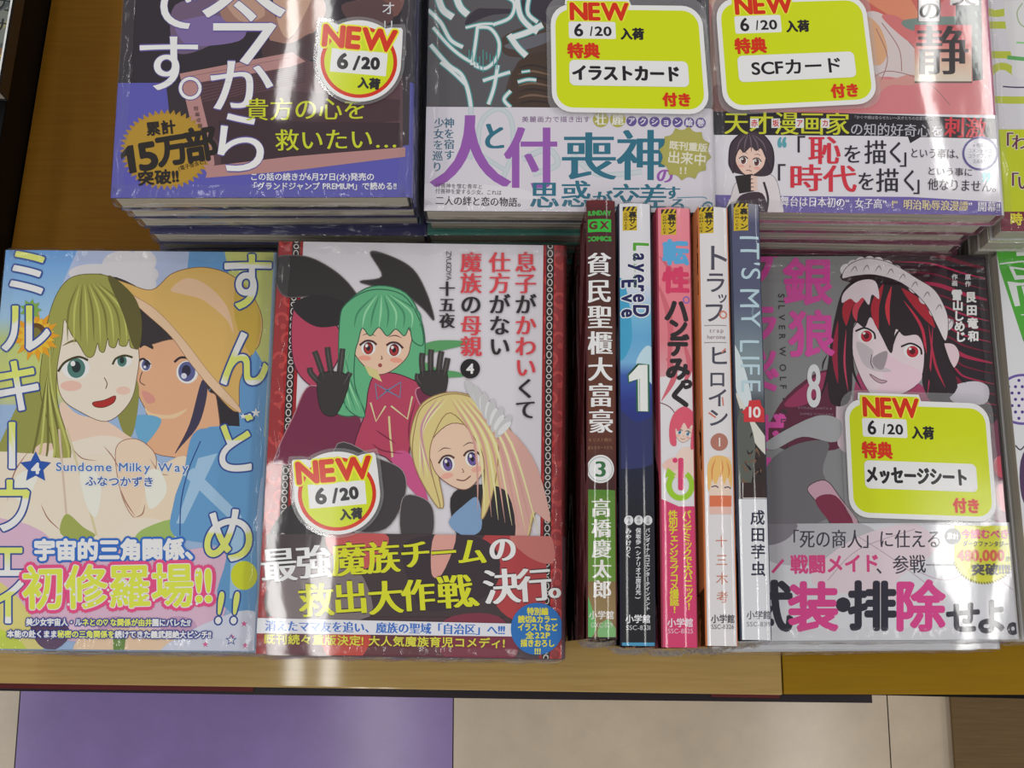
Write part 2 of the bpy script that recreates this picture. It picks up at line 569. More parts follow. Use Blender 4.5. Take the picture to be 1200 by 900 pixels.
class Top:
    """the book on top of a stack: its cover art is returned for drawing"""
    def __init__(s, name, px, ztop, W, L, T, rot, label, group, cover_col, band_px=None, band_col=(200, 200, 200), seed=1, corner='BL', step_film=True):
        a = math.radians(rot)
        U = np.array([math.cos(a), math.sin(a), 0]); V = np.array([-math.sin(a), math.cos(a), 0])
        c = at(px[0], px[1], ztop)
        O = c if corner == 'BL' else c - U * W if corner == 'BR' else c - V * L if corner == 'TL' else c - U * W - V * L
        s.O, s.U, s.V, s.W, s.L, s.T, s.rot, s.ztop = O, U, V, W, L, T, a, ztop
        s.e = empty(name, (O[0], O[1], ztop - T), label, 'book', group)
        M = np.eye(4); M[:3, 0] = U; M[:3, 1] = V; M[:3, 2] = (0, 0, 1); M[:3, 3] = s.e.location
        s.M = M
        v, f = box(0.001, W - 0.002, 0.001, L - 0.001, G + 0.0006, T - G - 0.0006)
        pg = mesh_obj('page_block', xf(v, M) - np.array(s.e.location), f, M_PAGE, s.e)
        s.cover = Art(O - (0, 0, G), U, V, (0.0, W - 0.0016, 0.0, L))
        v, f = shell(W, L, G, T - G, 0.0, L, 0.0005)
        s.cover.solid(xf(v, M), f, cover_col)
        s.band = None
        if band_px is not None:
            p = at(band_px[0], band_px[1], ztop)
            s.bh = (p - O) @ V
            s.band = Art(O - (0, 0, G) + (0, 0, 0.00055), U, V, (0.0, W - 0.0012, -0.0001, s.bh))
            v, f = shell(W, L, G, T - G, -0.0001, s.bh, 0.00015, off=0.00055)
            s.band.solid(xf(v, M), f, band_col)
        s.seed = seed
    def finish(s, film=True):
        s.cover.build('cover', M_PRINT, s.e)
        if s.band: s.band.build('belly_band', M_PRINT, s.e)
        if film:
            v, f = film_mesh(s.W, s.L, s.T - 0.0006, s.seed, top=0.0011)
            mesh_obj('shrink_wrap', xf(v, s.M) - np.array(s.e.location), f, M_FILM, s.e, smooth=True)
    def below(s, desc, name, n, cover_col, band_col, band_h, jit, seed, group):
        """the rest of the stack down to the table; jit = (dx, dy, degrees) per layer"""
        src = None
        for k in range(1, n):
            dx, dy, dr = jit[k - 1] if k - 1 < len(jit) else (random.Random(seed + k).uniform(-.0006, .0006), random.Random(seed * 7 + k).uniform(-.0008, .0008), 0)
            loc = (s.O[0] + dx, s.O[1] + dy, s.ztop - (k + 1) * s.T)
            lab = 'film-wrapped comic, ' + ORD[k] + ' from top of the stack ' + desc
            if src is None:
                src = plain_book(name, s.W, s.L, s.T, cover_col, band_col, band_h, seed, loc, s.rot + math.radians(dr), lab, 'book', group)
            else:
                copy_book(src, loc, s.rot + math.radians(dr), lab)

# printed stand-in people: plain, generic drawn figures
def face(A, cx, cy, w, h, rot, skin, iris, lash=(45, 35, 40), mouth='smile', blush=None, wink=0, line=(95, 65, 60)):
    q = math.radians(rot)
    def L(pts): return [(cx + w * x * math.cos(q) - h * y * math.sin(q), cy + w * x * math.sin(q) + h * y * math.cos(q)) for x, y in pts]
    A.poly(L([(-.95, -.6), (-1, 0), (-.88, .42), (-.45, .86), (0, 1.05), (.45, .86), (.88, .42), (1, 0), (.95, -.6), (0, -1.1)]), skin, line=line, lw=.03 * w)
    if blush is not None:
        for sx in (-1, 1):
            p = L([(sx * .55, .5)])[0]; A.ell(p[0], p[1], .22 * w, .09 * h, blush, rot)
    for sx in (-1, 1):
        if wink == sx:
            A.stroke(L([(sx * .2, .16), (sx * .42, .24), (sx * .68, .12)]), .06 * w, lash); continue
        p = L([(sx * .45, .14)])[0]
        A.ell(p[0], p[1], .25 * w, .24 * h, (232, 228, 228), rot)
        A.ell(p[0], p[1], .17 * w, .22 * h, tuple(int(v * .55) for v in iris), rot)
        A.ell(p[0], p[1] + .03 * h, .14 * w, .17 * h, iris, rot)
        A.ell(p[0], p[1], .07 * w, .09 * h, (30, 25, 30), rot)
        A.ell(p[0] - .06 * w, p[1] - .09 * h, .05 * w, .06 * h, (240, 240, 240), rot)
        A.stroke(L([(sx * .17, .0), (sx * .32, -.11), (sx * .55, -.11), (sx * .76, .06)]), .075 * w, lash)
        A.stroke(L([(sx * .2, -.3), (sx * .45, -.38), (sx * .7, -.3)]), .035 * w, lash, taper=2)
    A.stroke(L([(.02, .38), (.06, .48), (0, .5)]), .03 * w, line)
    if mouth == 'open':
        A.poly(L([(-.22, .68), (0, .66), (.24, .66), (.1, .84), (-.1, .84)]), (150, 45, 45), line=line, lw=.02 * w)
    elif mouth == 'small':
        A.ell(*L([(0, .72)])[0], .07 * w, .07 * h, (150, 70, 65), rot)
    elif mouth == 'smile':
        A.stroke(L([(-.25, .68), (0, .76), (.27, .66)]), .045 * w, line)
    else:
        A.stroke(L([(-.18, .72), (0, .7), (.2, .74)]), .045 * w, line)

# ================================================================== the setting
def floor_build():
    z = -0.70
    xs = [at(20, 860, z)[0], at(531, 860, z)[0]]
    tw = xs[1] - xs[0]
    mats = [plain_mat('floor_joint', (60, 55, 50), 0.7)]
    for nm, c in (('lilac_floor_tile', (146, 124, 186)), ('cream_floor_tile', (214, 199, 178))):
        m, nt, p = new_mat(nm)
        tc = N(nt, 'ShaderNodeTexCoord')
        n = N(nt, 'ShaderNodeTexNoise'); n.inputs['Scale'].default_value = 9; n.inputs['Detail'].default_value = 6
        n.inputs['Roughness'].default_value = 0.65
        nt.links.new(tc.outputs['Object'], n.inputs['Vector'])
        r = N(nt, 'ShaderNodeValToRGB')
        k = ink(c)
        r.color_ramp.elements[0].position = 0.3; r.color_ramp.elements[0].color = (*(k * 0.86), 1)
        r.color_ramp.elements[1].position = 0.7; r.color_ramp.elements[1].color = (*(k * 1.1), 1)
        nt.links.new(n.outputs['Fac'], r.inputs[0]); nt.links.new(r.outputs[0], p.inputs['Base Color'])
        p.inputs['Roughness'].default_value = 0.17
        mats.append(m)
    V, F, MI = [], [], []
    def quad(x0, x1, y0, y1, zz, mi):
        n = len(V); V.extend([(x0, y0, zz), (x1, y0, zz), (x1, y1, zz), (x0, y1, zz)]); F.append((n, n + 1, n + 2, n + 3)); MI.append(mi)
    y00 = -0.40
    quad(xs[0] - 6 * tw, xs[0] + 8 * tw, y00 - 5 * tw, y00 + 7 * tw, z - 0.0006, 0)
    for i in range(-6, 8):
        for j in range(-5, 7):
            lil = 1 if (i % 4 == 0 and j % 2 == 0) or (i % 4 == 2 and j % 2 == 1) else 2
            g = 0.0006
            quad(xs[0] + i * tw + g, xs[0] + (i + 1) * tw - g, y00 + j * tw + g, y00 + (j + 1) * tw - g, z, lil)
    me = bpy.data.meshes.new('floor')
    me.from_pydata(V, [], F)
    for m in mats: me.materials.append(m)
    me.polygons.foreach_set('material_index', MI)
    o = bpy.data.objects.new('floor', me); COL.objects.link(o)
    o['kind'] = 'structure'; o['label'] = 'shop floor of cream and lilac square tiles'; o['category'] = 'floor'
floor_build()

M_WOOD = wood_mat('honey_wood_laminate', (112, 74, 2), (120, 81, 3), 0.6)
M_WOOD_GLARE = wood_mat('wood_laminate_painted_glare', (162, 132, 72), (173, 143, 82), 0.4, coat=0.8)  # the tabletop's wood in a paler colour, ceiling glare painted in
M_GOLD = wood_mat('golden_wood_laminate', (140, 106, 4), (147, 112, 8), 0.6)
M_BLACK = plain_mat('black_board', (16, 16, 18), 0.5)
M_DARK = plain_mat('dark_edge_band', (42, 36, 40), 0.35)
M_MAROON = plain_mat('maroon_edge_band', (92, 38, 40), 0.5)
M_BROWN = wood_mat('brown_plinth_board', (112, 92, 64), (124, 102, 72), 0.6)

def poly_slab(pts, z0, z1):
    n = len(pts)
    v = [(x, y, z0) for x, y in pts] + [(x, y, z1) for x, y in pts]
    f = [tuple(range(n))[::-1], tuple(range(n, 2 * n))] + [(i, (i + 1) % n, n + (i + 1) % n, n + i) for i in range(n)]
    return v, f

def part(name, vf, mat, e, bevel=0.0):
    v = np.asarray(vf[0], float) - np.array(e.location)
    o = mesh_obj(name, v, vf[1], mat, e)
    if bevel:
        b = o.modifiers.new('edge', 'BEVEL'); b.width = bevel; b.segments = 2; b.limit_method = 'ANGLE'
    return o

FL = at(0, 800, 0); FM = at(918, 814.5, 0)
SL = (FM[1] - FL[1]) / (FM[0] - FL[0])
XL, XS, XR = -0.262, FM[0], 1.05
def lx(y): return -0.268 + 0.0753 * (y - 0.21)      # left end of the table, where the black stand butts against it
def fy(x): return FL[1] + SL * (x - FL[0])
BACK = 1.05
t1 = empty('display_table', ((XL + XS) / 2, fy(0), -0.70), 'wood-topped display table on the lilac tile, glare painted lighter along its front', 'table')
lip = 0.0275
part('tabletop', poly_slab([(lx(.015), fy(XL) + lip), (XS - .0003, fy(XS) + lip), (XS - .0003, BACK), (lx(BACK), BACK)], -0.024, 0), M_WOOD, t1)
part('front_glare_strip', poly_slab([(lx(-.015), fy(XL)), (XS - .0003, fy(XS)), (XS - .0003, fy(XS) + lip), (lx(.015), fy(XL) + lip)], -0.006, 0), M_WOOD_GLARE, t1, 0.0008)  # front of the same tabletop, split off to carry the painted glare
part('edge_band', poly_slab([(XL, fy(XL) - .0042), (0.02, fy(0.02) - .0042), (0.181, fy(.181) - .0034), (0.181, fy(.181) + .01), (XL, fy(XL) + .01)], -0.0105, -0.0072), M_DARK, t1)
part('edge_band', poly_slab([(XL, fy(XL) - .0030), (-0.13, fy(-.13) - .0026), (-0.13, fy(-.13) + .01), (XL, fy(XL) + .01)], -0.0071, -0.0062), M_MAROON, t1)
part('edge_band', poly_slab([(0.1, fy(.1) - .0016), (XS - .0006, fy(XS) - .0018), (XS - .0006, fy(XS) + .01), (0.1, fy(.1) + .01)], -0.0071, -0.0062), M_MAROON, t1)
part('cabinet_body', box(lx(BACK) + .03, XS - .002, 0.06, BACK - .05, -0.62, -0.024), M_WOOD, t1)
part('plinth', box(lx(BACK) + .05, XS - .02, 0.10, BACK - .08, -0.70, -0.62), M_BLACK, t1)
t2 = empty('display_table', ((XR + XS) / 2, fy(XS), -0.70), 'golden wood display table on the right, butting against the strip of painted glare', 'table')
part('tabletop', poly_slab([(XS + .0003, fy(XS) + .0004), (XR, fy(XS) - .0016), (XR, BACK), (XS + .0003, BACK)], -0.024, 0), M_GOLD, t2, 0.0004)
part('edge_band', poly_slab([(XS + .01, fy(XS) + .0002), (XR, fy(XS) - .0210), (XR, fy(XS) + .01), (XS + .01, fy(XS) + .01)], -0.029, -0.0245), M_BLACK, t2)
part('cabinet_body', box(XS + .002, XR - .03, 0.06, BACK - .05, -0.62, -0.024), M_GOLD, t2)
part('plinth', box(XS + .02, XR - .05, 0.10, BACK - .08, -0.70, -0.62), M_BLACK, t2)

t3 = empty('display_stand', (-0.60, 0.3, -0.70), 'black display stand with a raised side, left of the wooden table', 'stand')
SX = 0.033
part('side_panel', poly_slab([(-0.95, 0.03), (lx(.03) - .0006, 0.03), (lx(1.2) - .0006, 1.2), (-0.95, 1.2)], -0.66, SX), M_BLACK, t3, 0.001)
part('plinth', box(-0.92, -0.31, 0.06, 1.15, -0.70, -0.66), M_DARK, t3)

pX = at(1117, 860, -0.688)[0]
t4 = empty('flat_board', (pX + .3, 0, -0.70), 'flat brown board on the floor in front of the right-hand table', 'board')
part('top_board', box(pX, pX + .6, -0.33, 0.0595, -0.694, -0.688), M_BROWN, t4, 0.001)
part('base', box(pX + .008, pX + .59, -0.32, 0.0590, -0.70, -0.694), M_BROWN, t4)

# ================================================================== NEW cards and stickers
YEL = (196, 208, 4); CRED = (200, 44, 18); CW = (226, 228, 232); INKB = (30, 28, 34)
def slab_under(art, outline_px, thick, col):
    uv = art.uv(outline_px)
    h0 = art.lift
    top = art.O + uv[:, :1] * art.U + uv[:, 1:] * art.V + h0 * art.W
    bot = top - thick * art.W
    n = len(uv)
    tri = tessellate_polygon([[Vector((a, b, 0)) for a, b in uv]])
    f = [tuple(t) for t in tri] + [tuple(i + n for i in t[::-1]) for t in tri] + [(i, (i + 1) % n, n + (i + 1) % n, n + i) for i in range(n)]
    art.solid(list(top) + list(bot), f, col)

def lam_sheet(art_plane, outline_px, e, thick=0.00022):
    A = art_plane
    uv = A.uv(outline_px)
    top = A.O + uv[:, :1] * A.U + uv[:, 1:] * A.V + thick * A.W
    bot = top - thick * A.W
    n = len(uv)
    tri = tessellate_polygon([[Vector((a, b, 0)) for a, b in uv]])
    f = [tuple(t) for t in tri] + [tuple(i + n for i in t[::-1]) for t in tri] + [(i, (i + 1) % n, n + (i + 1) % n, n + i) for i in range(n)]
    mesh_obj('laminate', np.concatenate([top, bot]) - np.array(e.location), f, M_LAM, e)

BIG = (-1, 1, -1, 1)
def rounded(x0, y0, x1, y1, r, asp):
    P = []
    for cx, cy, a0 in ((x1 - r, y0 + r * asp, -90), (x1 - r, y1 - r * asp, 0), (x0 + r, y1 - r * asp, 90), (x0 + r, y0 + r * asp, 180)):
        for k in range(7):
            a = math.radians(a0 + 15 * k); P.append((cx + r * math.cos(a), cy + r * asp * math.sin(a)))
    return P

def bonus_card(z, TL, TR, BR, BL, gift, label, hand=False, lx=(.125, .83)):
    c = at((TL[0] + BR[0]) / 2, (TL[1] + BR[1]) / 2, z)
    e = empty('bonus_card', tuple(c), label, 'card', 'yellow NEW cards on the covers')
    TL, TR, BR, BL = (np.array(q, float) for q in (TL, TR, BR, BL))
    def warp(P):
        x, y = P[:, :1], P[:, 1:]
        return (1 - y) * ((1 - x) * TL + x * TR) + y * ((1 - x) * BL + x * BR)
    lamA = Art(c, (1, 0, 0), (0, 1, 0), BIG); lamA.warp = warp
    A = Art(c + (0, 0, 0.00058), (1, 0, 0), (0, 1, 0), BIG); A.warp = warp
    asp = np.linalg.norm(TR - TL) / np.linalg.norm(BL - TL)
    out = rounded(0, 0, 1, 1, .13, asp)
    tab = [p for p in out]
    lam = rounded(-.028, -.075, 1.028, 1.04, .12, asp)
    lam_sheet(lamA, lam, e)
    # white card with a raised tab behind NEW
    i0 = out.index(max(out, key=lambda p: p[0] if p[1] < .01 else -9)) if False else None
    top_l = [(.095, 0.0), (.10, -.055), (.52, -.055), (.535, 0.0)]
    outline = [p for p in out[:21]] + [p for p in out[21:]] + top_l
    slab_under(A, outline, 0.00035, CW)
    A.rrect(.03, .045, .972, .958, .105, YEL, ry=.105 * asp)
    A.poly([(.11, -.035), (.51, -.035), (.515, .15), (.105, .15)], YEL, sm=False)
    S = 1.0
    def TT(t, x0, x1, yc, h, c, **k):   # lettering laid in card space, glyphs keep the card's aspect
        adv = [glyph(ch)[2] for ch in t]; tot = sum(adv); cur = 0; it = []
        for ch, a in zip(t, adv):
            it.append((ch, x0 + (x1 - x0) * (cur + a / 2) / tot, yc + k.get('rise', 0) * (cur / tot), (x1 - x0) / tot, h, k.get('ang', 0))); cur += a
        A.chars(it, c, bold=k.get('bold', 0), out=k.get('out'))
    A.rrect(.118, .158, .425, .315, .012, CW, ry=.016)
    TT('NEW', .125, .52, .062, .225, CRED, bold=.0075, out=[(.009, (232, 226, 60))])
    TT('6', .150, .215, .235, .165, INKB, bold=.0035)
    TT('/', .255, .275, .245, .120, INKB, bold=.0025)
    TT('20', .285, .40, .245, .118, INKB, bold=.003)
    TT('入荷', .455, .61, .268, .112, INKB, bold=.0045)
    TT('特典', .105, .315, .43, .145, CRED, bold=.006)
    A.rrect(.115, .515, .882, .752, .035, (222, 226, 236), ry=.035 * asp)
    TT(gift, lx[0], lx[1], .635, .155, INKB, bold=.0035 if hand else .0065)
    TT('付き', .705, .89, .872, .13, CRED, bold=.006)
    A.build('printed_card', M_CARD, e)
    return e

def round_sticker(z, cx, cy, R, rot, label, asp=0.94):
    c = at(cx, cy, z)
    e = empty('round_sticker', tuple(c), label, 'sticker', 'round NEW stickers')
    def arc(a0, a1, r, n): return [(r * math.cos(math.radians(a0 + (a1 - a0) * k / n)), asp * r * math.sin(math.radians(a0 + (a1 - a0) * k / n))) for k in range(n + 1)]
    def outline(g): return (arc(-122, -58, 1.05 + g, 10) + [(.66 + g, -.87 - g), (.93 + g, -.89 - g), (.97 + g, -.84), (.99 + g, -.45)] + arc(-6, 186, 1.0 + g, 30) + [(-.98 - g, -.45), (-.985 - g, -.84), (-.95 - g, -.88 - g), (-.66 - g, -.87 - g)])
    L = Art(c, (1, 0, 0), (0, 1, 0), BIG).fr(cx, cy, R, rot)
    lam_sheet(L, outline(.085), e)
    A = Art(c + (0, 0, 0.00058), (1, 0, 0), (0, 1, 0), BIG).fr(cx, cy, R, rot)
    slab_under(A, outline(0), 0.00035, CW)
    A.ell(0, 0, .91, .91 * asp, CRED, n=44)
    A.ell(0, 0, .82, .82 * asp, YEL, n=44)
    A.poly([(-.665, -.27), (.665, -.27), (.665, .285), (-.665, .285)], (222, 222, 230), sm=False)
    A.T('NEW', -.92, .87, -.56, -.56, .70, CRED, bold=.032, wide=1.6, out=[(.04, (226, 220, 40))])
    A.T('6', -.52, -.24, 0.01, 0.01, .50, INKB, bold=.022)
    A.T('/', -.14, .04, 0.03, 0.03, .46, INKB, bold=.018)
    A.T('20', .06, .50, .02, .0, .37, INKB, bold=.022)
    A.T('入荷', .02, .55, .49, .49, .265, INKB, bold=.016)
    A.build('printed_card', M_CARD, e)

# ================================================================== front row, left: sky-blue cover
gA = 'shrink-wrapped comics of the sky-blue stack'
bA = Top('comic_book', (302, 763), 0.082, 0.127, 0.1826, 0.082 / 6, -0.5, 'sky-blue comic with two drawn women, one in a straw hat', 'covers facing up', (150, 175, 205), seed=3, corner='BR')
A = bA.cover
A.base((146, 172, 206))
A.fr(0, 280, .2778)
A.bands(-300, 330, [(40, (92, 146, 206)), (330, (150, 186, 216)), (420, (176, 190, 120)), (640, (196, 200, 110)), (700, (170, 180, 150))])
A.poly([(330, 40), (860, 40), (1000, 380), (600, 500), (200, 330)], (166, 178, 208), sm=False)
for cx, cy, rx, ry in ((400, 145, 110, 40), (520, 110, 90, 60), (600, 95, 60, 50), (610, 190, 50, 40), (560, 150, 110, 50)):
    A.ell(cx, cy, rx, ry, (203, 200, 204))
A.poly([(940, 40), (1400, 40), (1400, 900), (1100, 900), (960, 300)], (186, 192, 112), sm=False)
A.poly([(800, 40), (945, 40), (1000, 330), (1130, 560), (1110, 900), (700, 900)], (96, 146, 194), sm=False)
# second woman: dark hair under a straw hat
A.poly([(960, 560), (1010, 760), (985, 860), (900, 880), (860, 700)], (44, 40, 48))
A.poly([(450, 170), (600, 215), (760, 380), (880, 560), (860, 640), (590, 560), (560, 420)], (50, 43, 46))
A.poly([(580, 470), (640, 445), (760, 430), (850, 560), (880, 640), (915, 680), (905, 900), (640, 900), (620, 740), (580, 640)], (214, 164, 128), line=(110, 80, 70), lw=3)
A.poly([(612, 712), (640, 735), (720, 742), (790, 716), (740, 755), (650, 756), (622, 740)], (226, 188, 150))
A.poly([(600, 640), (640, 655), (655, 685), (625, 695), (605, 670)], (205, 140, 128))
A.stroke([(600, 560), (590, 600), (612, 618)], 4, (90, 60, 55))
A.ell(790, 562, 46, 48, (225, 225, 232)); A.ell(788, 560, 36, 42, (84, 90, 140)); A.ell(786, 556, 19, 24, (38, 36, 60)); A.ell(776, 578, 12, 12, (205, 205, 235))
A.stroke([(735, 520), (765, 500), (810, 512), (838, 560)], 10, (45, 35, 42))
A.ell(614, 532, 24, 26, (225, 225, 232)); A.ell(616, 532, 18, 23, (84, 90, 140)); A.ell(617, 530, 9, 13, (38, 36, 60)); A.ell(611, 540, 6, 6, (205, 205, 235)); A.stroke([(585, 515), (605, 506), (635, 530)], 9, (45, 35, 42))
A.poly([(850, 600), (875, 640), (840, 780), (760, 880), (740, 900), (800, 780)], (58, 52, 78))
A.poly([(600, 420), (640, 445), (645, 465), (610, 450), (590, 460)], (48, 42, 45))
A.poly([(415, 148), (530, 185), (640, 215), (720, 150), (800, 124), (880, 122), (970, 150), (1050, 215), (1105, 330), (1095, 440), (1060, 490), (1012, 600), (1000, 730), (900, 640), (800, 520), (720, 410), (610, 310), (520, 230)], (208, 170, 98), line=(120, 85, 55), lw=3)
A.poly([(720, 215), (790, 165), (880, 200), (960, 290), (985, 400), (955, 340), (860, 260), (780, 235)], (218, 182, 148))
A.poly([(1000, 180), (1060, 230), (1100, 340), (1080, 460), (1050, 480), (990, 330)], (190, 160, 66))
A.poly([(430, 152), (540, 225), (660, 300), (780, 430), (880, 560), (1003, 700), (1005, 730), (900, 640), (800, 520), (720, 410), (610, 310), (520, 230)], (216, 184, 152), line=(150, 110, 80), lw=2)
A.poly([(860, 820), (920, 790), (1060, 800), (1130, 860), (1130, 1000), (850, 1000)], (98, 150, 196))
A.poly([(570, 750), (680, 760), (630, 850), (590, 860)], (100, 160, 196))
# first woman: long light-green hair, flower at her ear
A.poly([(110, 640), (180, 640), (280, 900), (300, 1000), (-60, 1000), (0, 860)], (140, 142, 70))
A.poly([(480, 560), (580, 600), (575, 760), (545, 840), (500, 760)], (132, 132, 66))
A.poly([(255, 690), (330, 740), (450, 770), (540, 830), (640, 900), (660, 1100), (60, 1100), (150, 880), (250, 850)], (226, 192, 172))
A.poly([(200, 900), (420, 830), (560, 860), (640, 900), (640, 1000), (200, 1000)], (232, 208, 192))
A.poly([(242, 350), (240, 560), (262, 670), (340, 730), (450, 770), (540, 700), (575, 600), (575, 440), (420, 300)], (234, 208, 192), line=(110, 80, 70), lw=3)
A.ell(300, 620, 45, 22, (228, 178, 164)); A.ell(520, 640, 30, 18, (230, 184, 168))
A.ell(320, 545, 58, 46, (226, 230, 230)); A.ell(322, 545, 38, 42, (72, 116, 108)); A.ell(322, 540, 19, 24, (28, 44, 44)); A.ell(308, 526, 10, 11, (236, 240, 240))
A.stroke([(245, 560), (275, 520), (330, 498), (372, 512)], 10, (60, 55, 30)); A.stroke([(262, 452), (310, 430), (350, 440)], 9, (110, 95, 50), taper=2)
A.ell(520, 515, 34, 26, (226, 230, 230)); A.ell(515, 515, 20, 24, (72, 116, 108)); A.ell(515, 512, 10, 14, (28, 44, 44))
A.stroke([(475, 530), (490, 505), (525, 492), (560, 500)], 9, (60, 55, 30))
A.stroke([(440, 585), (452, 610), (446, 632)], 4, (110, 80, 70))
A.poly([(392, 690), (440, 680), (486, 662), (480, 690), (440, 710), (402, 708)], (165, 40, 36), line=(90, 40, 40), lw=3)
HG = (150, 150, 74)
A.poly([(290, 170), (400, 148), (480, 170), (560, 240), (596, 330), (590, 450), (552, 458), (545, 425), (532, 452), (505, 448), (500, 420), (486, 458), (462, 452), (455, 420), (440, 476), (420, 470), (412, 440), (395, 492), (365, 496), (330, 440), (300, 400), (272, 340), (262, 420), (240, 560), (245, 700), (300, 900), (250, 980), (210, 800), (170, 640), (180, 480), (220, 280)], HG, line=(84, 80, 34), lw=3)
for k in range(11):
    x = 275 + 27 * k
    A.stroke([(330 + 9 * k, 190), (290 + 25 * k, 300), (285 + 28 * k, 440 + (8 if k % 2 else -6))], 9, (182, 184, 96) if k % 2 else (116, 114, 50), taper=2)
for k in range(6):
    A.stroke([(235 - 5 * k, 420), (190 + 6 * k, 640), (140 + 30 * k, 900), (80 + 36 * k, 990)], 10, (178, 180, 98) if k % 2 else (106, 104, 48), taper=2)
A.poly([(455, 155), (560, 235), (598, 340), (588, 455), (560, 450), (520, 320)], (92, 86, 42))
A.star(150, 410, 105, 62, 13, (216, 150, 30), rot=6, ry=1.05); A.star(150, 410, 84, 52, 13, (224, 178, 48), rot=20); A.ell(152, 405, 46, 50, (96, 64, 26)); A.ell(150, 400, 24, 26, (120, 110, 50))
A.star(130, 300, 48, 30, 9, (120, 160, 70), rot=10)
# lower half
A.fr(0, 520, .2833)
A.poly([(-90, 60), (120, 40), (250, 60), (560, 60), (640, 300), (560, 420), (100, 420), (-90, 330)], (232, 206, 188))
A.poly([(480, 20), (560, -20), (640, 40), (640, 130), (600, 250), (555, 305), (500, 200)], (230, 196, 172), line=(150, 105, 90), lw=3)
A.poly([(560, 300), (640, 120), (780, 60), (740, 330), (600, 420), (480, 400)], (230, 200, 176))
A.poly([(20, 250), (170, 260), (260, 360), (340, 330), (420, 390), (560, 310), (700, 330), (740, 420), (600, 520), (120, 480), (10, 420)], (232, 208, 190))
A.stroke([(245, -60), (275, 290)], 9, (200, 178, 160)); A.stroke([(275, -60), (330, 120), (400, 380)], 9, (200, 190, 150))
for P, w in (([(120, 30), (60, 120), (30, 240)], 5), ([(170, 250), (200, 310), (255, 362)], 5), ([(300, 20), (340, 60), (400, 70)], 4), ([(430, 10), (470, 60), (500, 120)], 4), ([(560, 300), (520, 240), (500, 190)], 5), ([(620, 60), (660, 120), (700, 130)], 4), ([(600, 250), (590, 290), (560, 305)], 5)): A.stroke(P, w, (150, 104, 86), taper=2)
for P in ([(60, 150), (110, 110), (160, 120), (120, 220), (70, 230)], [(330, 120), (380, 100), (420, 170), (400, 300), (360, 260)], [(600, 130), (660, 110), (690, 200), (620, 270)]): A.poly(P, (240, 222, 208))
A.poly([(250, 370), (275, 290), (345, 345), (395, 380), (330, 400)], (150, 160, 80))
A.poly([(560, 390), (600, 350), (720, 315), (710, 410), (600, 420)], (150, 176, 96))
A.poly([(-90, 330), (60, 320), (170, 360), (260, 420), (460, 400), (720, 440), (900, 430), (960, 520), (900, 760), (700, 830), (200, 800), (-90, 640)], (204, 170, 192))
for k in range(6): A.ell(90 + 130 * k, 770 - 12 * (k % 2), 75, 45, (186, 148, 178) if k % 2 else (214, 184, 204))
A.poly([(-90, 560), (60, 620), (170, 800), (150, 920), (-90, 920)], (206, 196, 120)); A.poly([(-90, 760), (70, 800), (120, 920), (-90, 920)], (186, 200, 70))
A.poly([(130, 740), (250, 730), (290, 790), (230, 850), (160, 830)], (86, 60, 92))
A.poly([(360, 780), (700, 780), (690, 920), (330, 920)], (222, 190, 160)); A.poly([(470, 800), (520, 790), (500, 920), (480, 920)], (100, 130, 60))
A.poly([(800, -40), (900, -60), (1080, -20), (1060, 300), (1050, 700), (900, 640), (930, 440), (720, 380), (720, 240), (760, 120)], (94, 146, 192))
for q in ([(820, 60), (900, 40), (760, 330), (730, 330)], [(760, 130), (800, 100), (1000, 300), (1000, 360)], [(960, 330), (1010, 330), (990, 640), (950, 640)]): A.poly(q, (150, 184, 212), sm=False)
A.stroke([(830, -10), (780, 110), (750, 240), (745, 380)], 5, (40, 70, 130))
A.ell(1010, 545, 55, 60, (196, 202, 40)); A.poly([(690, 830), (960, 700), (1080, 720), (1080, 920), (680, 920)], (196, 200, 216))
for x, y in ((1010, 745), (1015, 835), (960, 800), (850, 830)): A.star(x, y, 14, 6, 5, (200, 90, 140))
# title down both sides
TI = [(4.2, (58, 84, 150)), (2.4, (222, 224, 228))]
def two(x, y0, y1): return (224, 226, 230)
A.fr()
TC = lambda x, y: (206, 212, 96) if (y % 70) > 36 else (224, 226, 230)
def title(items): A.chars(items, (224, 226, 230), bold=.6, out=[(2.6, (48, 72, 140)), (1.2, (226, 228, 230))])
A.chars([('す', 290, 331, 64, 74, 0), ('ん', 286, 421, 62, 74, 0), ('と', 275, 526, 56, 66, 0), ('゛', 302, 500, 30, 30, 0), ('め', 268, 628, 66, 72, 0), ('!', 258, 712, 40, 52, 8), ('!', 276, 712, 40, 52, 8),
         ('ミ', 33, 320, 60, 62, 0), ('ル', 30, 385, 62, 66, 0), ('キ', 21, 453, 60, 68, 0), ('ー', 13, 522, 66, 60, 90), ('ウ', 12, 594, 58, 70, 0), ('ェ', 9, 652, 54, 60, 0), ('イ', 7, 706, 56, 60, 0)],
        lambda x, y: (208, 214, 110) if math.sin(y / 11.0) > 0.25 else (226, 228, 232), bold=1.1, out=[(1.9, (48, 74, 142))])
for x, y, r in ((300, 484, 6), (285, 488, 4)): A.star(x, y, r, r * .4, 5, (226, 230, 236))
A.star(271, 750, 7, 3, 5, (50, 80, 150)); A.star(271, 750, 4.5, 1.8, 5, (220, 224, 230))
A.star(42, 548, 19, 9.5, 5, (34, 78, 160)); A.T('4', 36, 48, 549, 549, 17, (226, 228, 232), bold=1)
A.T('Sundome Milky Way', 65, 222, 547, 548, 14, (70, 110, 176), bold=.25, out=[(.9, (226, 226, 236))])
A.T('ふなつかずき', 100, 181, 564, 565, 12.5, (58, 92, 160), bold=.3, out=[(1.0, (226, 226, 236))])
A.T('宇宙的三角関係、', 40, 242, 645, 644, 26, (228, 230, 234), bold=1.3, out=[(2.6, (44, 100, 184))])
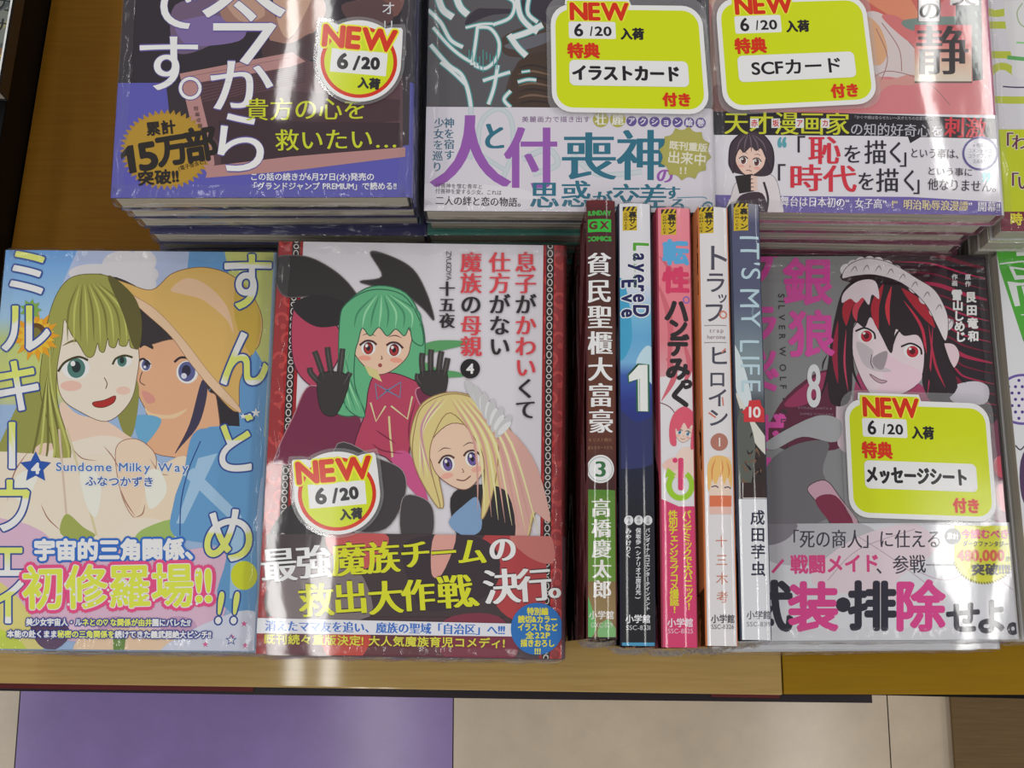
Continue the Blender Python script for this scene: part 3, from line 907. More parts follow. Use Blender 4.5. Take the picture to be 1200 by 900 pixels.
A.T('初修羅場!!', 26, 250, 690, 686, 54, (206, 214, 70), bold=1.15, out=[(5.0, (216, 74, 126)), (3.2, (216, 74, 126)), (1.0, (234, 232, 236))])
for k in range(46):
    rr = random.Random(k); A.ell(34 + rr.random() * 206, 668 + rr.random() * 42, 1.6, 1.6, (234, 236, 220), n=8)
A.T('美少女宇宙人・ルネとの♡な関係が由井園にバレた!?', 31, 224, 729, 730, 9.2, [(228, 228, 232)] * 8 + [(214, 218, 96)] * 10 + [(228, 228, 232)] * 12, bold=.35, out=[(1.3, (52, 66, 140))])
A.T('本能の赴くまま秘密の三角関係を続けてきた義武超絶大ピンチ!!', 9, 248, 743, 744, 9, [(228, 228, 232)] * 7 + [(214, 218, 96)] * 8 + [(228, 228, 232)] * 20, bold=.35, out=[(1.3, (52, 66, 140))])
bA.finish()
bA.below('under the sky-blue cover', 'comic_book', 6, (150, 175, 205), (200, 190, 205), 0, [(-.0004, -.0006, 0), (.0004, .0008, .2)], 31, gA)

# ================================================================== front row, second: white cover with red borders
bB = Top('comic_book', (300, 766), 0.103, 0.130, 0.1822, 0.103 / 7, -0.9, 'white comic with red patterned borders, beside the upright comics', 'covers facing up', (120, 30, 34), band_px=(480, 626), band_col=(92, 60, 70), seed=5)
A = bB.cover
def red_border(A):
    A.fr()
    for (xa, ya, xb, yb, wa, wb, inner) in ((342, 272, 317, 780, 28, 33, 1), (650, 272, 644.5, 780, 26, 26, -1)):
        A.poly([(xa - wa / 2 - 6, ya), (xa + wa / 2, ya), (xb + wb / 2, yb), (xb - wb / 2 - 10, yb)] if inner == 1 else [(xa - wa / 2, ya), (xa + wa / 2 + 9, ya), (xb + wb / 2 + 9, yb), (xb - wb / 2, yb)], (150, 28, 34), sm=False)
        for k in range(22):
            t = k / 22 + .02; x = xa + (xb - xa) * t - inner * 2; y = ya + (yb - ya) * t
            A.ring(x + (4 if k % 2 else -5), y, 7, 3.4, (182, 58, 56), a0=30 * k, a1=30 * k + 250)
            A.ell(x + (6 if k % 2 else -3), y + 8, 3.6, 3.6, (176, 54, 52), n=10)
        # chain of links near the inner edge
        o = inner * (wa / 2 - 8)
        A.poly([(xa + o - 4.5, ya), (xa + o + 4.5, ya), (xb + o * wb / wa + 4.5, yb), (xb + o * wb / wa - 4.5, yb)], (38, 32, 34), sm=False)
        for k in range(60):
            t = k / 60; x = xa + o + (xb - xa + o * (wb / wa - 1)) * t; y = ya + (yb - ya) * t
            A.ring(x, y, 2.7, 1.0, (206, 200, 196), ry=3.8 if k % 2 else 2.4)
A.base((207, 203, 210))
red_border(A)
A.fr(320, 280, .4)
# coat and hair of the main figure; dark pointed hair bow
DK = (46, 42, 44); CT_ = (172, 62, 90); CD = (112, 40, 70)
A.poly([(60, 210), (110, 195), (190, 260), (200, 330), (150, 420), (110, 430), (60, 360)], CT_, line=(70, 30, 50), lw=3)
A.poly([(110, 430), (200, 480), (260, 540), (200, 640), (20, 660), (10, 630), (60, 520)], CD, line=(170, 120, 130), lw=3)
A.poly([(420, 330), (470, 300), (560, 300), (560, 312), (440, 345), (480, 380), (540, 390), (550, 405), (420, 400)], (86, 150, 96))
A.poly([(0, 60), (80, 50), (150, 75), (220, 130), (278, 220), (215, 190), (120, 170), (40, 170), (10, 130)], DK, line=(90, 84, 84), lw=3)
A.poly([(60, 190), (130, 165), (215, 190), (225, 240), (140, 260), (80, 230)], (40, 36, 40))
A.poly([(285, 40), (345, 52), (410, 90), (450, 160), (472, 238), (440, 205), (380, 160), (300, 140), (255, 125), (320, 110)], DK, line=(90, 84, 84), lw=3)
HGN = (92, 168, 122)
A.poly([(200, 300), (180, 480), (210, 520), (280, 500), (330, 420), (400, 420), (440, 380), (440, 260), (390, 160), (290, 140), (210, 200)], HGN, line=(40, 92, 70), lw=3)
A.poly([(300, 400), (360, 395), (440, 430), (470, 470), (420, 560), (400, 640), (450, 760), (330, 640), (240, 620), (270, 510), (280, 440)], CT_, line=(70, 30, 50), lw=3)
A.poly([(345, 640), (400, 630), (455, 770), (400, 730)], (190, 80, 130))
face(A, 318, 312, 84, 82, 4, (226, 184, 160), (160, 50, 50), lash=(70, 40, 45), mouth='small', blush=(222, 150, 130))
A.poly([(195, 250), (215, 190), (290, 150), (380, 165), (430, 240), (440, 310), (410, 300), (400, 260), (385, 285), (360, 265), (335, 285), (310, 260), (285, 285), (262, 262), (250, 300), (240, 340), (240, 430), (270, 520), (220, 500), (195, 420)], HGN, line=(40, 92, 70), lw=3)
for k in range(9): A.stroke([(300 + 6 * k, 165), (250 + 22 * k, 215), (238 + 24 * k, 262)], 6, (140, 200, 156) if k % 2 else (64, 132, 98), taper=2)
for k in range(5): A.stroke([(225 - 4 * k, 330), (205 + 6 * k, 420), (215 + 14 * k, 505)], 5, (140, 200, 156) if k % 2 else (64, 132, 98), taper=2)
A.poly([(268, 372), (305, 385), (320, 420), (300, 410), (282, 400)], (200, 190, 130), sm=False)
A.poly([(335, 445), (300, 425), (305, 470)], (170, 60, 84), sm=False, line=(80, 130, 160), lw=4); A.poly([(335, 445), (375, 420), (372, 465)], (170, 60, 84), sm=False, line=(80, 130, 160), lw=4)
A.stroke([(340, 520), (344, 580), (350, 640)], 6, (206, 190, 140))
A.stroke([(286, 480), (302, 535), (330, 490)], 5, (206, 196, 150), sm=False); A.stroke([(346, 490), (394, 528), (408, 462)], 5, (206, 196, 150), sm=False)
for P in ([(300, 560), (330, 580), (360, 600)], [(420, 470), (400, 540), (398, 600)], [(290, 600), (320, 620), (380, 630)]): A.stroke(P, 4, (120, 36, 62), taper=2)
A.poly([(420, 440), (500, 440), (510, 480), (480, 512), (440, 500)], CD, line=(196, 130, 150), lw=3)
def glove(pts_palm, fingers):
    for f in fingers: A.stroke(f, 17, (58, 54, 54))
    A.poly(pts_palm, (52, 49, 49), line=(26, 24, 26), lw=2)
    for f in fingers: A.stroke(f, 3, (88, 84, 82), taper=2)
glove([(135, 400), (210, 395), (222, 430), (185, 515), (140, 500)], [[(150, 410), (130, 350), (122, 330)], [(172, 405), (162, 340), (160, 318)], [(195, 405), (202, 345), (204, 322)], [(140, 425), (112, 395), (108, 378)], [(205, 430), (222, 400), (226, 392)]])
glove([(430, 395), (505, 390), (508, 440), (490, 462), (440, 450)], [[(440, 405), (436, 360), (438, 335)], [(462, 400), (462, 345), (464, 325)], [(484, 400), (490, 350), (494, 330)], [(500, 405), (508, 370), (512, 350)], [(435, 430), (424, 410), (426, 396)]])
# dark stockings / legs mass
A.poly([(190, 600), (300, 640), (380, 680), (385, 760), (330, 850), (230, 850), (170, 760)], (62, 56, 60), line=(150, 140, 140), lw=2)
A.poly([(380, 760), (440, 760), (470, 800), (460, 880), (380, 880)], (66, 60, 64), line=(150, 140, 140), lw=2)
A.poly([(30, 800), (120, 760), (240, 860), (240, 900), (0, 900)], (40, 36, 40))
# second figure, pale blonde with a white hair ornament
HB = (206, 190, 128)
A.poly([(440, 480), (520, 450), (600, 470), (680, 540), (740, 640), (800, 780), (810, 830), (770, 800), (745, 880), (700, 890), (640, 700), (560, 560), (480, 620), (500, 780), (470, 760), (410, 640), (405, 560)], HB, line=(150, 120, 80), lw=3)
A.poly([(660, 560), (760, 640), (812, 825), (760, 800), (740, 880), (690, 860)], (206, 160, 150))
A.poly([(560, 900), (520, 760), (600, 720), (690, 750), (700, 900)], (44, 40, 44))
A.poly([(515, 830), (560, 780), (600, 760), (610, 850), (560, 870)], (120, 150, 186))
face(A, 545, 640, 82, 92, -12, (228, 188, 164), (104, 84, 150), lash=(80, 55, 50), mouth='smile', blush=(224, 160, 145), line=(120, 80, 70))
A.poly([(415, 560), (440, 490), (520, 455), (600, 475), (650, 540), (660, 640), (640, 760), (610, 820), (620, 680), (600, 600), (520, 510), (470, 580), (460, 660), (490, 790), (440, 720), (410, 640)], HB, line=(150, 120, 80), lw=3)
for k in range(10): A.stroke([(520 + 8 * k, 470), (590 + 12 * k, 600), (600 + 20 * k, 800 + 8 * k)], 7, (226, 212, 160) if k % 2 else (200, 150, 140), taper=2)
for k in range(4): A.stroke([(510 - 10 * k, 470), (440 - 2 * k, 560), (430 + 12 * k, 700)], 7, (190, 140, 150) if k % 2 else (228, 214, 160), taper=2)
for k in range(6):
    A.ell(585 + 18 * k, 450 + 20 * k, 13, 40, (188, 188, 190), rot=-30 + 13 * k); A.ell(598 + 16 * k, 470 + 17 * k, 9, 26, (212, 212, 214), rot=-20 + 13 * k)
RT, KT = (206, 66, 74), (40, 36, 40)
A.fr()
for text, x, y0, cols in (('息子がかわいくて', 616, 296, 'rrkrrrkk'), ('仕方がない', 585.5, 296, 'rrkkk'), ('魔族の母親', 552, 296, 'rrkrr')):
    A.VT(text, x, y0, y0 + 24.6 * len(text), 25.5, [RT if q == 'r' else KT for q in cols], mincho=.75, bold=0)
A.ell(551, 432.5, 11.5, 11.5, (30, 28, 30)); A.T('4', 546, 556, 432.5, 432.5, 16, (220, 218, 220), bold=.5)
A.VT('ZYUGOYA', 526, 295, 329, 8.5, (60, 56, 60), lat=True)
A.VT('十五夜', 524, 330, 386, 18.5, KT, mincho=.8)
# belly band
A = bB.band
A.base((74, 56, 62))
red_border(A)
A.fr(300, 520, .3167)
A.poly([(40, 335), (1050, 335), (1050, 640), (40, 640)], (66, 54, 58), sm=False)
A.poly([(270, 335), (480, 335), (460, 420), (380, 470), (290, 420)], (186, 84, 84)); A.poly([(850, 335), (1050, 335), (1060, 640), (930, 640), (840, 500)], (168, 62, 66))
A.poly([(560, 360), (800, 340), (900, 420), (860, 560), (640, 620), (560, 500)], (56, 46, 52)); A.poly([(80, 480), (330, 420), (420, 640), (60, 640)], (120, 108, 110))
A.poly([(660, 340), (740, 340), (690, 480), (650, 480)], (206, 150, 140)); A.poly([(940, 340), (1080, 330), (1100, 440), (1010, 420)], (186, 110, 104))
A.poly([(40, 700), (900, 700), (900, 830), (40, 830)], (96, 50, 58), sm=False); A.poly([(250, 710), (420, 700), (380, 800), (280, 800)], (186, 70, 60)); A.poly([(700, 650), (900, 640), (960, 790), (700, 790)], (120, 50, 66))
A.fr()
Wt, Yt = (226, 224, 228), (204, 206, 40)
for ch, x, y, z, c in zip('最強魔族チームの', (327, 368, 409, 449, 487, 520, 553, 589), (662.5, 659, 656, 654, 650, 648, 647, 644), (43, 42, 42, 40, 36, 33, 35, 34), (Wt, Wt, Yt, Yt, Yt, Yt, Yt, Wt)):
    A.chars([(ch, x, y, z, z, -4)], c, mincho=1.5, out=[(1.1, (44, 34, 38))])
for ch, x, y, z, c in zip('救出大作戦、決行。', (371, 411, 452, 490, 533, 566, 588, 626, 661), (704, 701, 701, 698, 694, 694, 688, 686, 684), (42, 42, 42, 40, 42, 38, 44, 42, 38), (Yt,) * 6 + (Wt,) * 3):
    A.chars([(ch, x, y, z, z, -4)], c, mincho=1.5, out=[(1.1, (44, 34, 38))])
A.poly([(290, 724), (606, 731), (606, 746), (290, 742)], (212, 212, 220), sm=False)
A.T('消えたママ友を追い、魔族の聖域「自治区」へ!!!', 311, 592, 733.5, 738.5, 13.5, (52, 104, 184), mincho=.5)
A.T('既刊続々重版決定! 大人気魔族育児コメディ!', 309, 592, 749, 754, 12.5, (206, 202, 70), bold=.3)
A.ell(629, 737, 30.5, 30.5, (40, 106, 176), n=40)
for k, (t, w) in enumerate((('特別編', 25), ('読切&カラー', 46), ('イラストなど', 47), ('全22P', 30), ('描きおろし', 40), ('!!!', 8))):
    A.T(t, 630 - w / 2, 630 + w / 2, 716.5 + 9.3 * k, 716.8 + 9.3 * k, 9.2, (214, 206, 60), bold=.35)
bB.finish()
bB.below('under the red-bordered white cover', 'comic_book', 7, (120, 30, 34), (90, 60, 70), .05, [(.0002, -.0005, 0), (-.0003, .0004, 0)], 51, 'shrink-wrapped comics of the red-bordered stack')
round_sticker(0.1042, 395, 579, 50.5, -5, 'round yellow NEW sticker on the white red-bordered cover')

# ================================================================== front row, right: silver cover
bH = Top('comic_book', (1195, 749), 0.0625, 0.1268, 0.182, 0.0625 / 4, 0.35, 'silver comic with a black and red haired woman in a white headband', 'covers facing up', (60, 40, 52), band_px=(1040, 613), band_col=(200, 200, 206), seed=7, corner='BR')
A = bH.cover
A.base((132, 132, 134))
A.fr(890, 280, .24167)
PK = (206, 74, 156)
A.poly([(-80, 70), (60, 60), (40, 130), (-80, 200)], (96, 94, 98))
A.poly([(560, 40), (1300, 20), (1300, 900), (860, 900), (700, 400)], (40, 30, 38), sm=False)
A.poly([(400, 200), (470, 110), (560, 60), (760, 50), (900, 120), (880, 300), (700, 240)], (52, 30, 40))
for k in range(16):
    y = 60 + 50 * k
    A.stroke([(620 + 14 * k, y), (820 + 10 * k, y + 10), (1000, y + 60), (1190, y + 105)], 9 if k % 3 else 20, (166, 36, 74) if k % 2 else (112, 24, 50), taper=2)
A.poly([(100, 800), (300, 640), (420, 690), (420, 1000), (60, 1000)], (92, 34, 58)); A.poly([(120, 800), (300, 650), (330, 690), (230, 800)], (150, 50, 90))
A.poly([(380, 700), (430, 690), (480, 1000), (380, 1000)], (200, 180, 190))
A.poly([(480, 640), (620, 640), (800, 720), (900, 900), (500, 900)], (160, 60, 100)); A.poly([(930, 720), (1040, 690), (1110, 720), (1090, 800), (940, 790)], (196, 190, 200))
# face and hair
A.poly([(880, 520), (940, 510), (970, 560), (950, 620), (900, 640)], (214, 190, 198), line=(50, 30, 40), lw=3)
A.poly([(450, 440), (452, 560), (500, 690), (560, 770), (640, 770), (770, 700), (800, 560), (780, 420), (600, 300)], (216, 198, 206), line=(60, 36, 46), lw=3)
A.poly([(600, 560), (690, 600), (780, 640), (770, 700), (640, 770), (560, 765), (600, 680)], (222, 190, 204))
A.poly([(470, 500), (550, 540), (545, 590), (640, 640), (560, 640), (500, 600)], (188, 178, 184)); A.poly([(550, 575), (620, 545), (600, 630), (560, 620)], (150, 140, 146))
A.stroke([(545, 560), (540, 600), (552, 628)], 4, (60, 40, 48)); A.poly([(535, 655), (580, 680), (618, 690), (590, 700), (555, 682)], (184, 150, 164), line=(60, 40, 48), lw=3)
for ex, ey, rx in ((515, 470, 38), (738, 545, 40)):
    A.ell(ex, ey, rx, 34, (232, 220, 224), rot=14); A.ell(ex + 4, ey + 2, rx * .72, 28, (180, 34, 56), rot=10); A.ell(ex + 3, ey, rx * .36, 15, (84, 12, 26)); A.ell(ex - 8, ey - 12, 7, 6, (240, 220, 226))
    A.stroke([(ex - rx - 12, ey - 22), (ex - 5, ey - 38), (ex + rx, ey - 16), (ex + rx + 8, ey + 16)], 9, (34, 24, 30))
HK = (40, 28, 36)
A.poly([(405, 250), (470, 195), (560, 180), (680, 200), (800, 290), (880, 420), (905, 560), (960, 720), (850, 800), (790, 700), (800, 560), (770, 470), (700, 470), (660, 440), (640, 555), (590, 470), (540, 380), (510, 430), (460, 410), (450, 560), (440, 780), (350, 800), (330, 660), (345, 500), (370, 360)], HK)
RD = (168, 32, 50)
for P, w, c in (([(520, 200), (430, 320), (420, 420)], 46, RD), ([(560, 210), (470, 330), (470, 400)], 30, (196, 60, 80)), ([(600, 220), (560, 330), (575, 440)], 40, RD), ([(640, 230), (620, 330), (630, 420)], 22, (200, 50, 66)), ([(690, 240), (780, 330), (850, 430)], 50, RD), ([(700, 300), (790, 440), (810, 640)], 14, (190, 44, 70)), ([(820, 420), (850, 600), (900, 720)], 12, (170, 40, 66)), ([(380, 400), (365, 560), (380, 700)], 26, (150, 30, 60)), ([(420, 440), (412, 600), (430, 740)], 10, (190, 60, 90)), ([(840, 420), (830, 600), (815, 760)], 9, (176, 48, 80))):
    A.stroke(P, w, c, taper=2)
A.poly([(410, 260), (480, 205), (560, 205), (580, 290), (545, 270), (530, 320), (500, 285), (470, 310), (440, 290), (400, 310)], (226, 204, 212))
# white headband
for k in range(12):
    t = k / 11; A.ell(425 + 480 * t - 30 * math.sin(3.14 * t), 150 - 95 * math.sin(t * 2.4) + 330 * t * t, 34, 30, (206, 198, 204) if k % 2 else (220, 212, 216), rot=30 * k)
for P, w in (([(350, 480), (335, 640), (300, 760)], 16), ([(450, 520), (455, 640), (500, 740)], 12), ([(640, 540), (660, 470), (690, 430)], 10), ([(800, 520), (830, 680), (900, 800)], 20), ([(870, 430), (920, 600), (1000, 700)], 14), ([(330, 560), (310, 600), (305, 640)], 8)): A.stroke(P, w, (36, 26, 32), taper=2)
A.poly([(400, 190), (430, 130), (520, 95), (640, 120), (760, 190), (850, 250), (905, 350), (915, 430), (900, 495), (860, 420), (800, 310), (690, 215), (560, 175), (460, 180)], (214, 206, 210), line=(60, 44, 54), lw=3)
for k in range(9):
    t = k / 8; x = 440 + 470 * t; y = 165 - 40 * math.sin(t * 2.2) + 290 * t * t
    A.stroke([(x, y), (x + 22, y - 30), (x + 34, y - 6)], 7, (150, 140, 150), taper=2)
# title and credits
A.fr()
A.chars([('銀', 946.5, 331, 60, 58, 0), ('狼', 951, 392, 56, 57, 0)], PK, bold=1.5)
A.chars([('ブ', 886, 318, 54, 50, 0), ('ラ', 889, 381, 52, 52, 0), ('ッ', 894, 420, 40, 40, 0), ('ド', 893, 452, 50, 46, 0), ('ボ', 897, 508, 52, 50, 0), ('ー', 899, 555, 44, 44, 90), ('ン', 902, 596, 46, 46, 0)], PK, bold=1.6)
A.VT('SILVERWOLF・BLOODBONE', 915.5, 342, 596, 10.5, (58, 54, 58), x1=921, lat=True, bold=.15)
A.chars([('8', 953.5, 452, 33, 70, 0)], (212, 212, 216), bold=.9)
A.T('RYOUGO NARITA &', 935, 975, 478, 479, 3.6, (150, 120, 140)); A.T('SHIMEJI YUKIYAMA', 937, 977, 485, 486, 3.6, (150, 120, 140))
A.VT('原作', 1134, 321, 337, 7, (208, 206, 210), bold=.2); A.VT('艮田竜和', 1137, 341, 402, 13, (226, 224, 228), bold=.6, x1=1141)
A.VT('作画', 1118.5, 321, 336, 7, (208, 206, 210), bold=.2); A.VT('雪山しめじ', 1120.5, 340, 401, 13, (226, 224, 228), bold=.6, x1=1126)
A.fr(880, 500, .3)
A.poly([(60, 60), (250, -40), (350, -20), (330, 60), (200, 40), (90, 90)], (160, 160, 164)); A.poly([(150, 80), (300, 60), (280, 180), (340, 330), (60, 420), (40, 200)], (104, 102, 106))
A.poly([(220, 240), (290, 210), (350, 280), (420, 380), (350, 420), (260, 300)], (190, 150, 166), line=(60, 44, 54), lw=3); A.poly([(250, 290), (330, 270), (400, 380), (340, 400)], (120, 40, 66))
A.poly([(940, 0), (1060, 40), (1080, 420), (960, 420)], (120, 56, 84)); A.poly([(950, 130), (1010, 110), (1020, 200), (960, 190)], (206, 80, 100)); A.poly([(960, 230), (1020, 240), (1030, 330), (970, 320)], (196, 90, 110))
# band
A = bH.band
A.base((202, 202, 208))
A.fr(880, 500, .3)
A.poly([(60, 375), (420, 375), (520, 480), (300, 540), (60, 520)], (176, 174, 180)); A.poly([(250, 560), (420, 430), (640, 380), (720, 480), (560, 620), (760, 690), (300, 640)], (210, 194, 202)); A.poly([(60, 380), (180, 380), (140, 440), (60, 460)], (120, 116, 124))
for P in ([(420, 430), (560, 520), (720, 640)], [(300, 600), (420, 480), (640, 400)], [(640, 560), (760, 600), (900, 560), (1040, 650)]): A.stroke(P, 3, (170, 150, 164))
A.fr()
DKb = (40, 38, 52)
A.T('「死の商人」に仕える', 918, 1104, 632, 632, 23, (58, 54, 66), mincho=.25)
A.T('戦闘メイド', 926, 1031, 662, 660, 23, PK and (202, 66, 124), bold=.8, mincho=0); A.T('、参戦', 1026, 1085, 663, 661, 23, (58, 54, 66), mincho=.25)
A.stroke([(1085, 662), (1130, 662)], 1.2, (70, 66, 76), sm=False); A.stroke([(905, 671), (918, 656)], 3.4, (202, 66, 124), sm=False)
A.chars([('武', 899, 711, 62, 62, 0), ('・', 988, 710, 62, 62, 0), ('排', 1022, 711, 58, 60, 0)], DKb, bold=2.2)
A.chars([('装', 953, 712, 60, 60, 0), ('除', 1078, 711, 60, 62, 0)], (202, 62, 132), bold=2.2)
A.chars([('せ', 1129, 724, 42, 40, 0), ('よ', 1162, 723, 38, 44, 0), ('。', 1198, 726, 36, 40, 0)], DKb, bold=1.6)
A.poly([(1119, 616)] + [(1153 + 37 * math.cos(a), 648 + 36 * math.sin(a)) for a in np.linspace(math.pi - .35, .3, 24)] + [(1190, 616)], (198, 198, 50), sm=False)
for k in range(30):
    a = math.pi - .3 - k * .09; A.stroke([(1153 + 35 * math.cos(a), 648 + 34 * math.sin(a)), (1153 + 38 * math.cos(a - .05), 648 + 37 * math.sin(a - .05))], 1.2, (96, 90, 40), sm=False)
A.ell(1116.5, 628.5, 9.5, 9.5, (78, 76, 84)); A.T('累計', 1109.5, 1123.5, 628.5, 628.5, 7.6, (220, 220, 220), bold=.2)
A.T('今読むべき', 1126, 1183, 626, 626, 11.5, (196, 70, 110), bold=.5); A.T('ダークファンタジー!!', 1128, 1185, 637, 638, 7, (66, 60, 70), bold=.2)
A.T('480,000', 1121, 1177, 651, 651, 17, (196, 84, 60), bold=.8); A.T('部', 1178, 1185, 655, 655, 7, (66, 60, 70)); A.T('突破!!!!', 1138, 1184, 668, 667, 14, (66, 60, 70), bold=.6)
bH.finish()
bH.below('under the silver cover', 'comic_book', 4, (60, 40, 52), (200, 202, 208), .055, [(-.003, -.0035, -.3), (-.008, -.0050, .2)], 71, 'shrink-wrapped comics of the silver stack')
bonus_card(0.0637, (989, 467), (1158, 473), (1169, 612), (996, 606), 'メッセージシート', 'yellow NEW card for a message sheet, on the silver cover', lx=(.12, .82))

# ================================================================== back row, left: dark purple cover
bL = Top('comic_book', (130, 232), 0.137, 0.128, 0.182, 0.137 / 9, 0.2, 'dark purple comic with white brush lettering and a gold burst, back row left', 'covers facing up', (44, 38, 50), band_px=(300, 97), band_col=(80, 80, 160), seed=11)
A = bL.cover
A.base((42, 36, 44))
A.fr(130, 0, .3)
A.poly([(300, -500), (1000, -500), (1150, -100), (1000, 60), (900, -60), (500, -100)], (150, 120, 110)); A.poly([(520, -420), (820, -450), (860, -200), (700, -120), (560, -200)], (196, 160, 140))
A.poly([(250, 20), (420, 0), (470, 60), (430, 150), (300, 210), (240, 180)], (104, 84, 112)); A.poly([(260, 90), (400, 60), (520, 100), (500, 160), (330, 180), (270, 150)], (118, 98, 150))
A.poly([(420, -60), (560, -60), (640, 60), (700, 150), (740, 60), (800, -40), (840, 40), (790, 130), (700, 170), (640, 200), (600, 120), (500, 110), (430, 60)], (150, 112, 100))
A.poly([(640, -60), (790, -60), (740, 90), (690, 150), (650, 80)], (186, 150, 130)); A.poly([(430, -40), (560, -20), (600, 60), (500, 80)], (176, 140, 124)); A.poly([(960, -60), (1140, -60), (1120, 60), (1020, 40)], (110, 74, 70))
A.poly([(600, 160), (700, 170), (790, 130), (800, 220), (680, 260), (600, 240)], (70, 50, 54))
A.poly([(900, 20), (1060, 0), (1100, 80), (980, 120)], (86, 62, 64))
def lbook(A, Wh):
    A.fr(130, 0, .3)
    A.poly([(270, 290), (715, 205), (780, 240), (1140, 300), (1140, 580), (390, 690), (330, 400)], (86, 60, 66), sm=False)
    for k in range(9): A.stroke([(330 + 5 * k, 320 + 12 * k), (560, 285 + 9 * k), (760, 255 + 8 * k)], 2.5, (58, 40, 46), sm=True)
    A.poly([(350, 400), (640, 350), (1130, 390), (1130, 470), (420, 560), (360, 470)], (70, 48, 54), sm=False)
    A.poly([(420, 470), (1130, 480), (1130, 575), (640, 640), (430, 640)], (58, 42, 50), sm=False)
    A.poly([(268, 288), (708, 204), (760, 240), (700, 262), (345, 322), (345, 312)], Wh, sm=False)
    A.poly([(268, 288), (330, 300), (395, 560), (405, 640), (385, 690), (350, 640)], Wh, sm=False)
    A.poly([(380, 650), (700, 612), (1150, 575), (1150, 612), (700, 668), (370, 695)], Wh, sm=False)
    A.stroke([(300, 300), (700, 225)], 2, (120, 90, 96), sm=False)
def ltitle(A):
    A.fr()
    for c, k in (((96, 84, 150), 1), ((222, 222, 230), 0)):
        A.chars([('で', 199, 3, 78, 78, 0), ('す', 197, 75, 80, 74, 0)], c, mincho=.9, bold=0, out=[(1.5, c)] if k else None)
        A.chars([('今', 286, 26, 104, 112, 0), ('か', 282, 100, 80, 68, -4), ('ら', 281, 168, 78, 82, 0)], c, mincho=.9, out=[(1.5, c)] if k else None)
        A.ring(223, 103.5, 11.5, 5.5 if k else 3.6, c)
lbook(A, (170, 126, 124))
ltitle(A)
A.VT('シオリ', 455.5, -22, 42, 17, (206, 206, 212), x1=455)
A = bL.band
A.base((84, 82, 164))
A.fr(130, 0, .3)
A.poly([(218, 320), (345, 320), (420, 690), (1200, 560), (1200, 300), (218, 300)], (50, 40, 48), sm=False)
A.poly([(215, 322), (345, 322), (360, 640), (240, 560)], (50, 40, 48), sm=False)
lbook(A, (170, 126, 124))
A.poly([(0, 700), (380, 700), (1200, 615), (1200, 820), (0, 820)], (84, 82, 164), sm=False)
A.poly([(60, 322), (215, 322), (215, 480), (330, 700), (0, 720), (0, 322)], (84, 82, 164), sm=False)
A.star(215, 585, 182, 160, 46, (160, 124, 38), ry=.87, rot=2); A.ell(215, 585, 160, 140, (168, 132, 42), n=40)
ltitle(A)
GK = (34, 28, 26)
A.T('累計', 171, 206, 152, 148.5, 17, GK, bold=.6)
A.poly([(141.5, 181), (150, 171), (156, 170), (160.5, 202), (152, 203.5), (148.5, 182.5), (142, 187)], GK, sm=False)
A.chars([('5', 173, 183, 52, 44, -9), ('万', 202, 176, 38, 38, -9), ('部', 235, 170, 40, 42, -9)], GK, bold=1.7)
A.T('突破!!', 161, 210, 210, 206.5, 17.5, GK, bold=.7); A.T('(電子版含む)', 209, 241, 198, 189, 6, GK)
A.T('貴方の心を', 287, 430, 129, 128, 28, (190, 196, 44), mincho=.35); A.T('救いたい…', 322, 467, 165, 163, 27, (190, 196, 44), mincho=.35)
A.T('この話の続きが6月27日(水)発売の', 293, 439, 207.5, 207.5, 9.4, (214, 214, 226), bold=.2)
A.T('「グランドジャンプ PREMIUM」で読める!!', 292, 465, 218.5, 218.5, 9.4, (214, 214, 226), bold=.2)
A.VT('短編収録作', 229, 124, 158, 5.5, (60, 44, 50), x1=237)
bL.finish()
bL.below('under the dark purple cover', 'comic_book', 9, (48, 47, 86), (64, 62, 140), 0, [(.0012, .0012, 0), (.0016, .002, .3), (.004, -.0006, -.6), (.003, .001, .2)], 111, 'shrink-wrapped comics of the dark purple stack')
round_sticker(0.1382, 420.5, 72.5, 49.5, 5, 'round yellow NEW sticker on the dark purple cover')

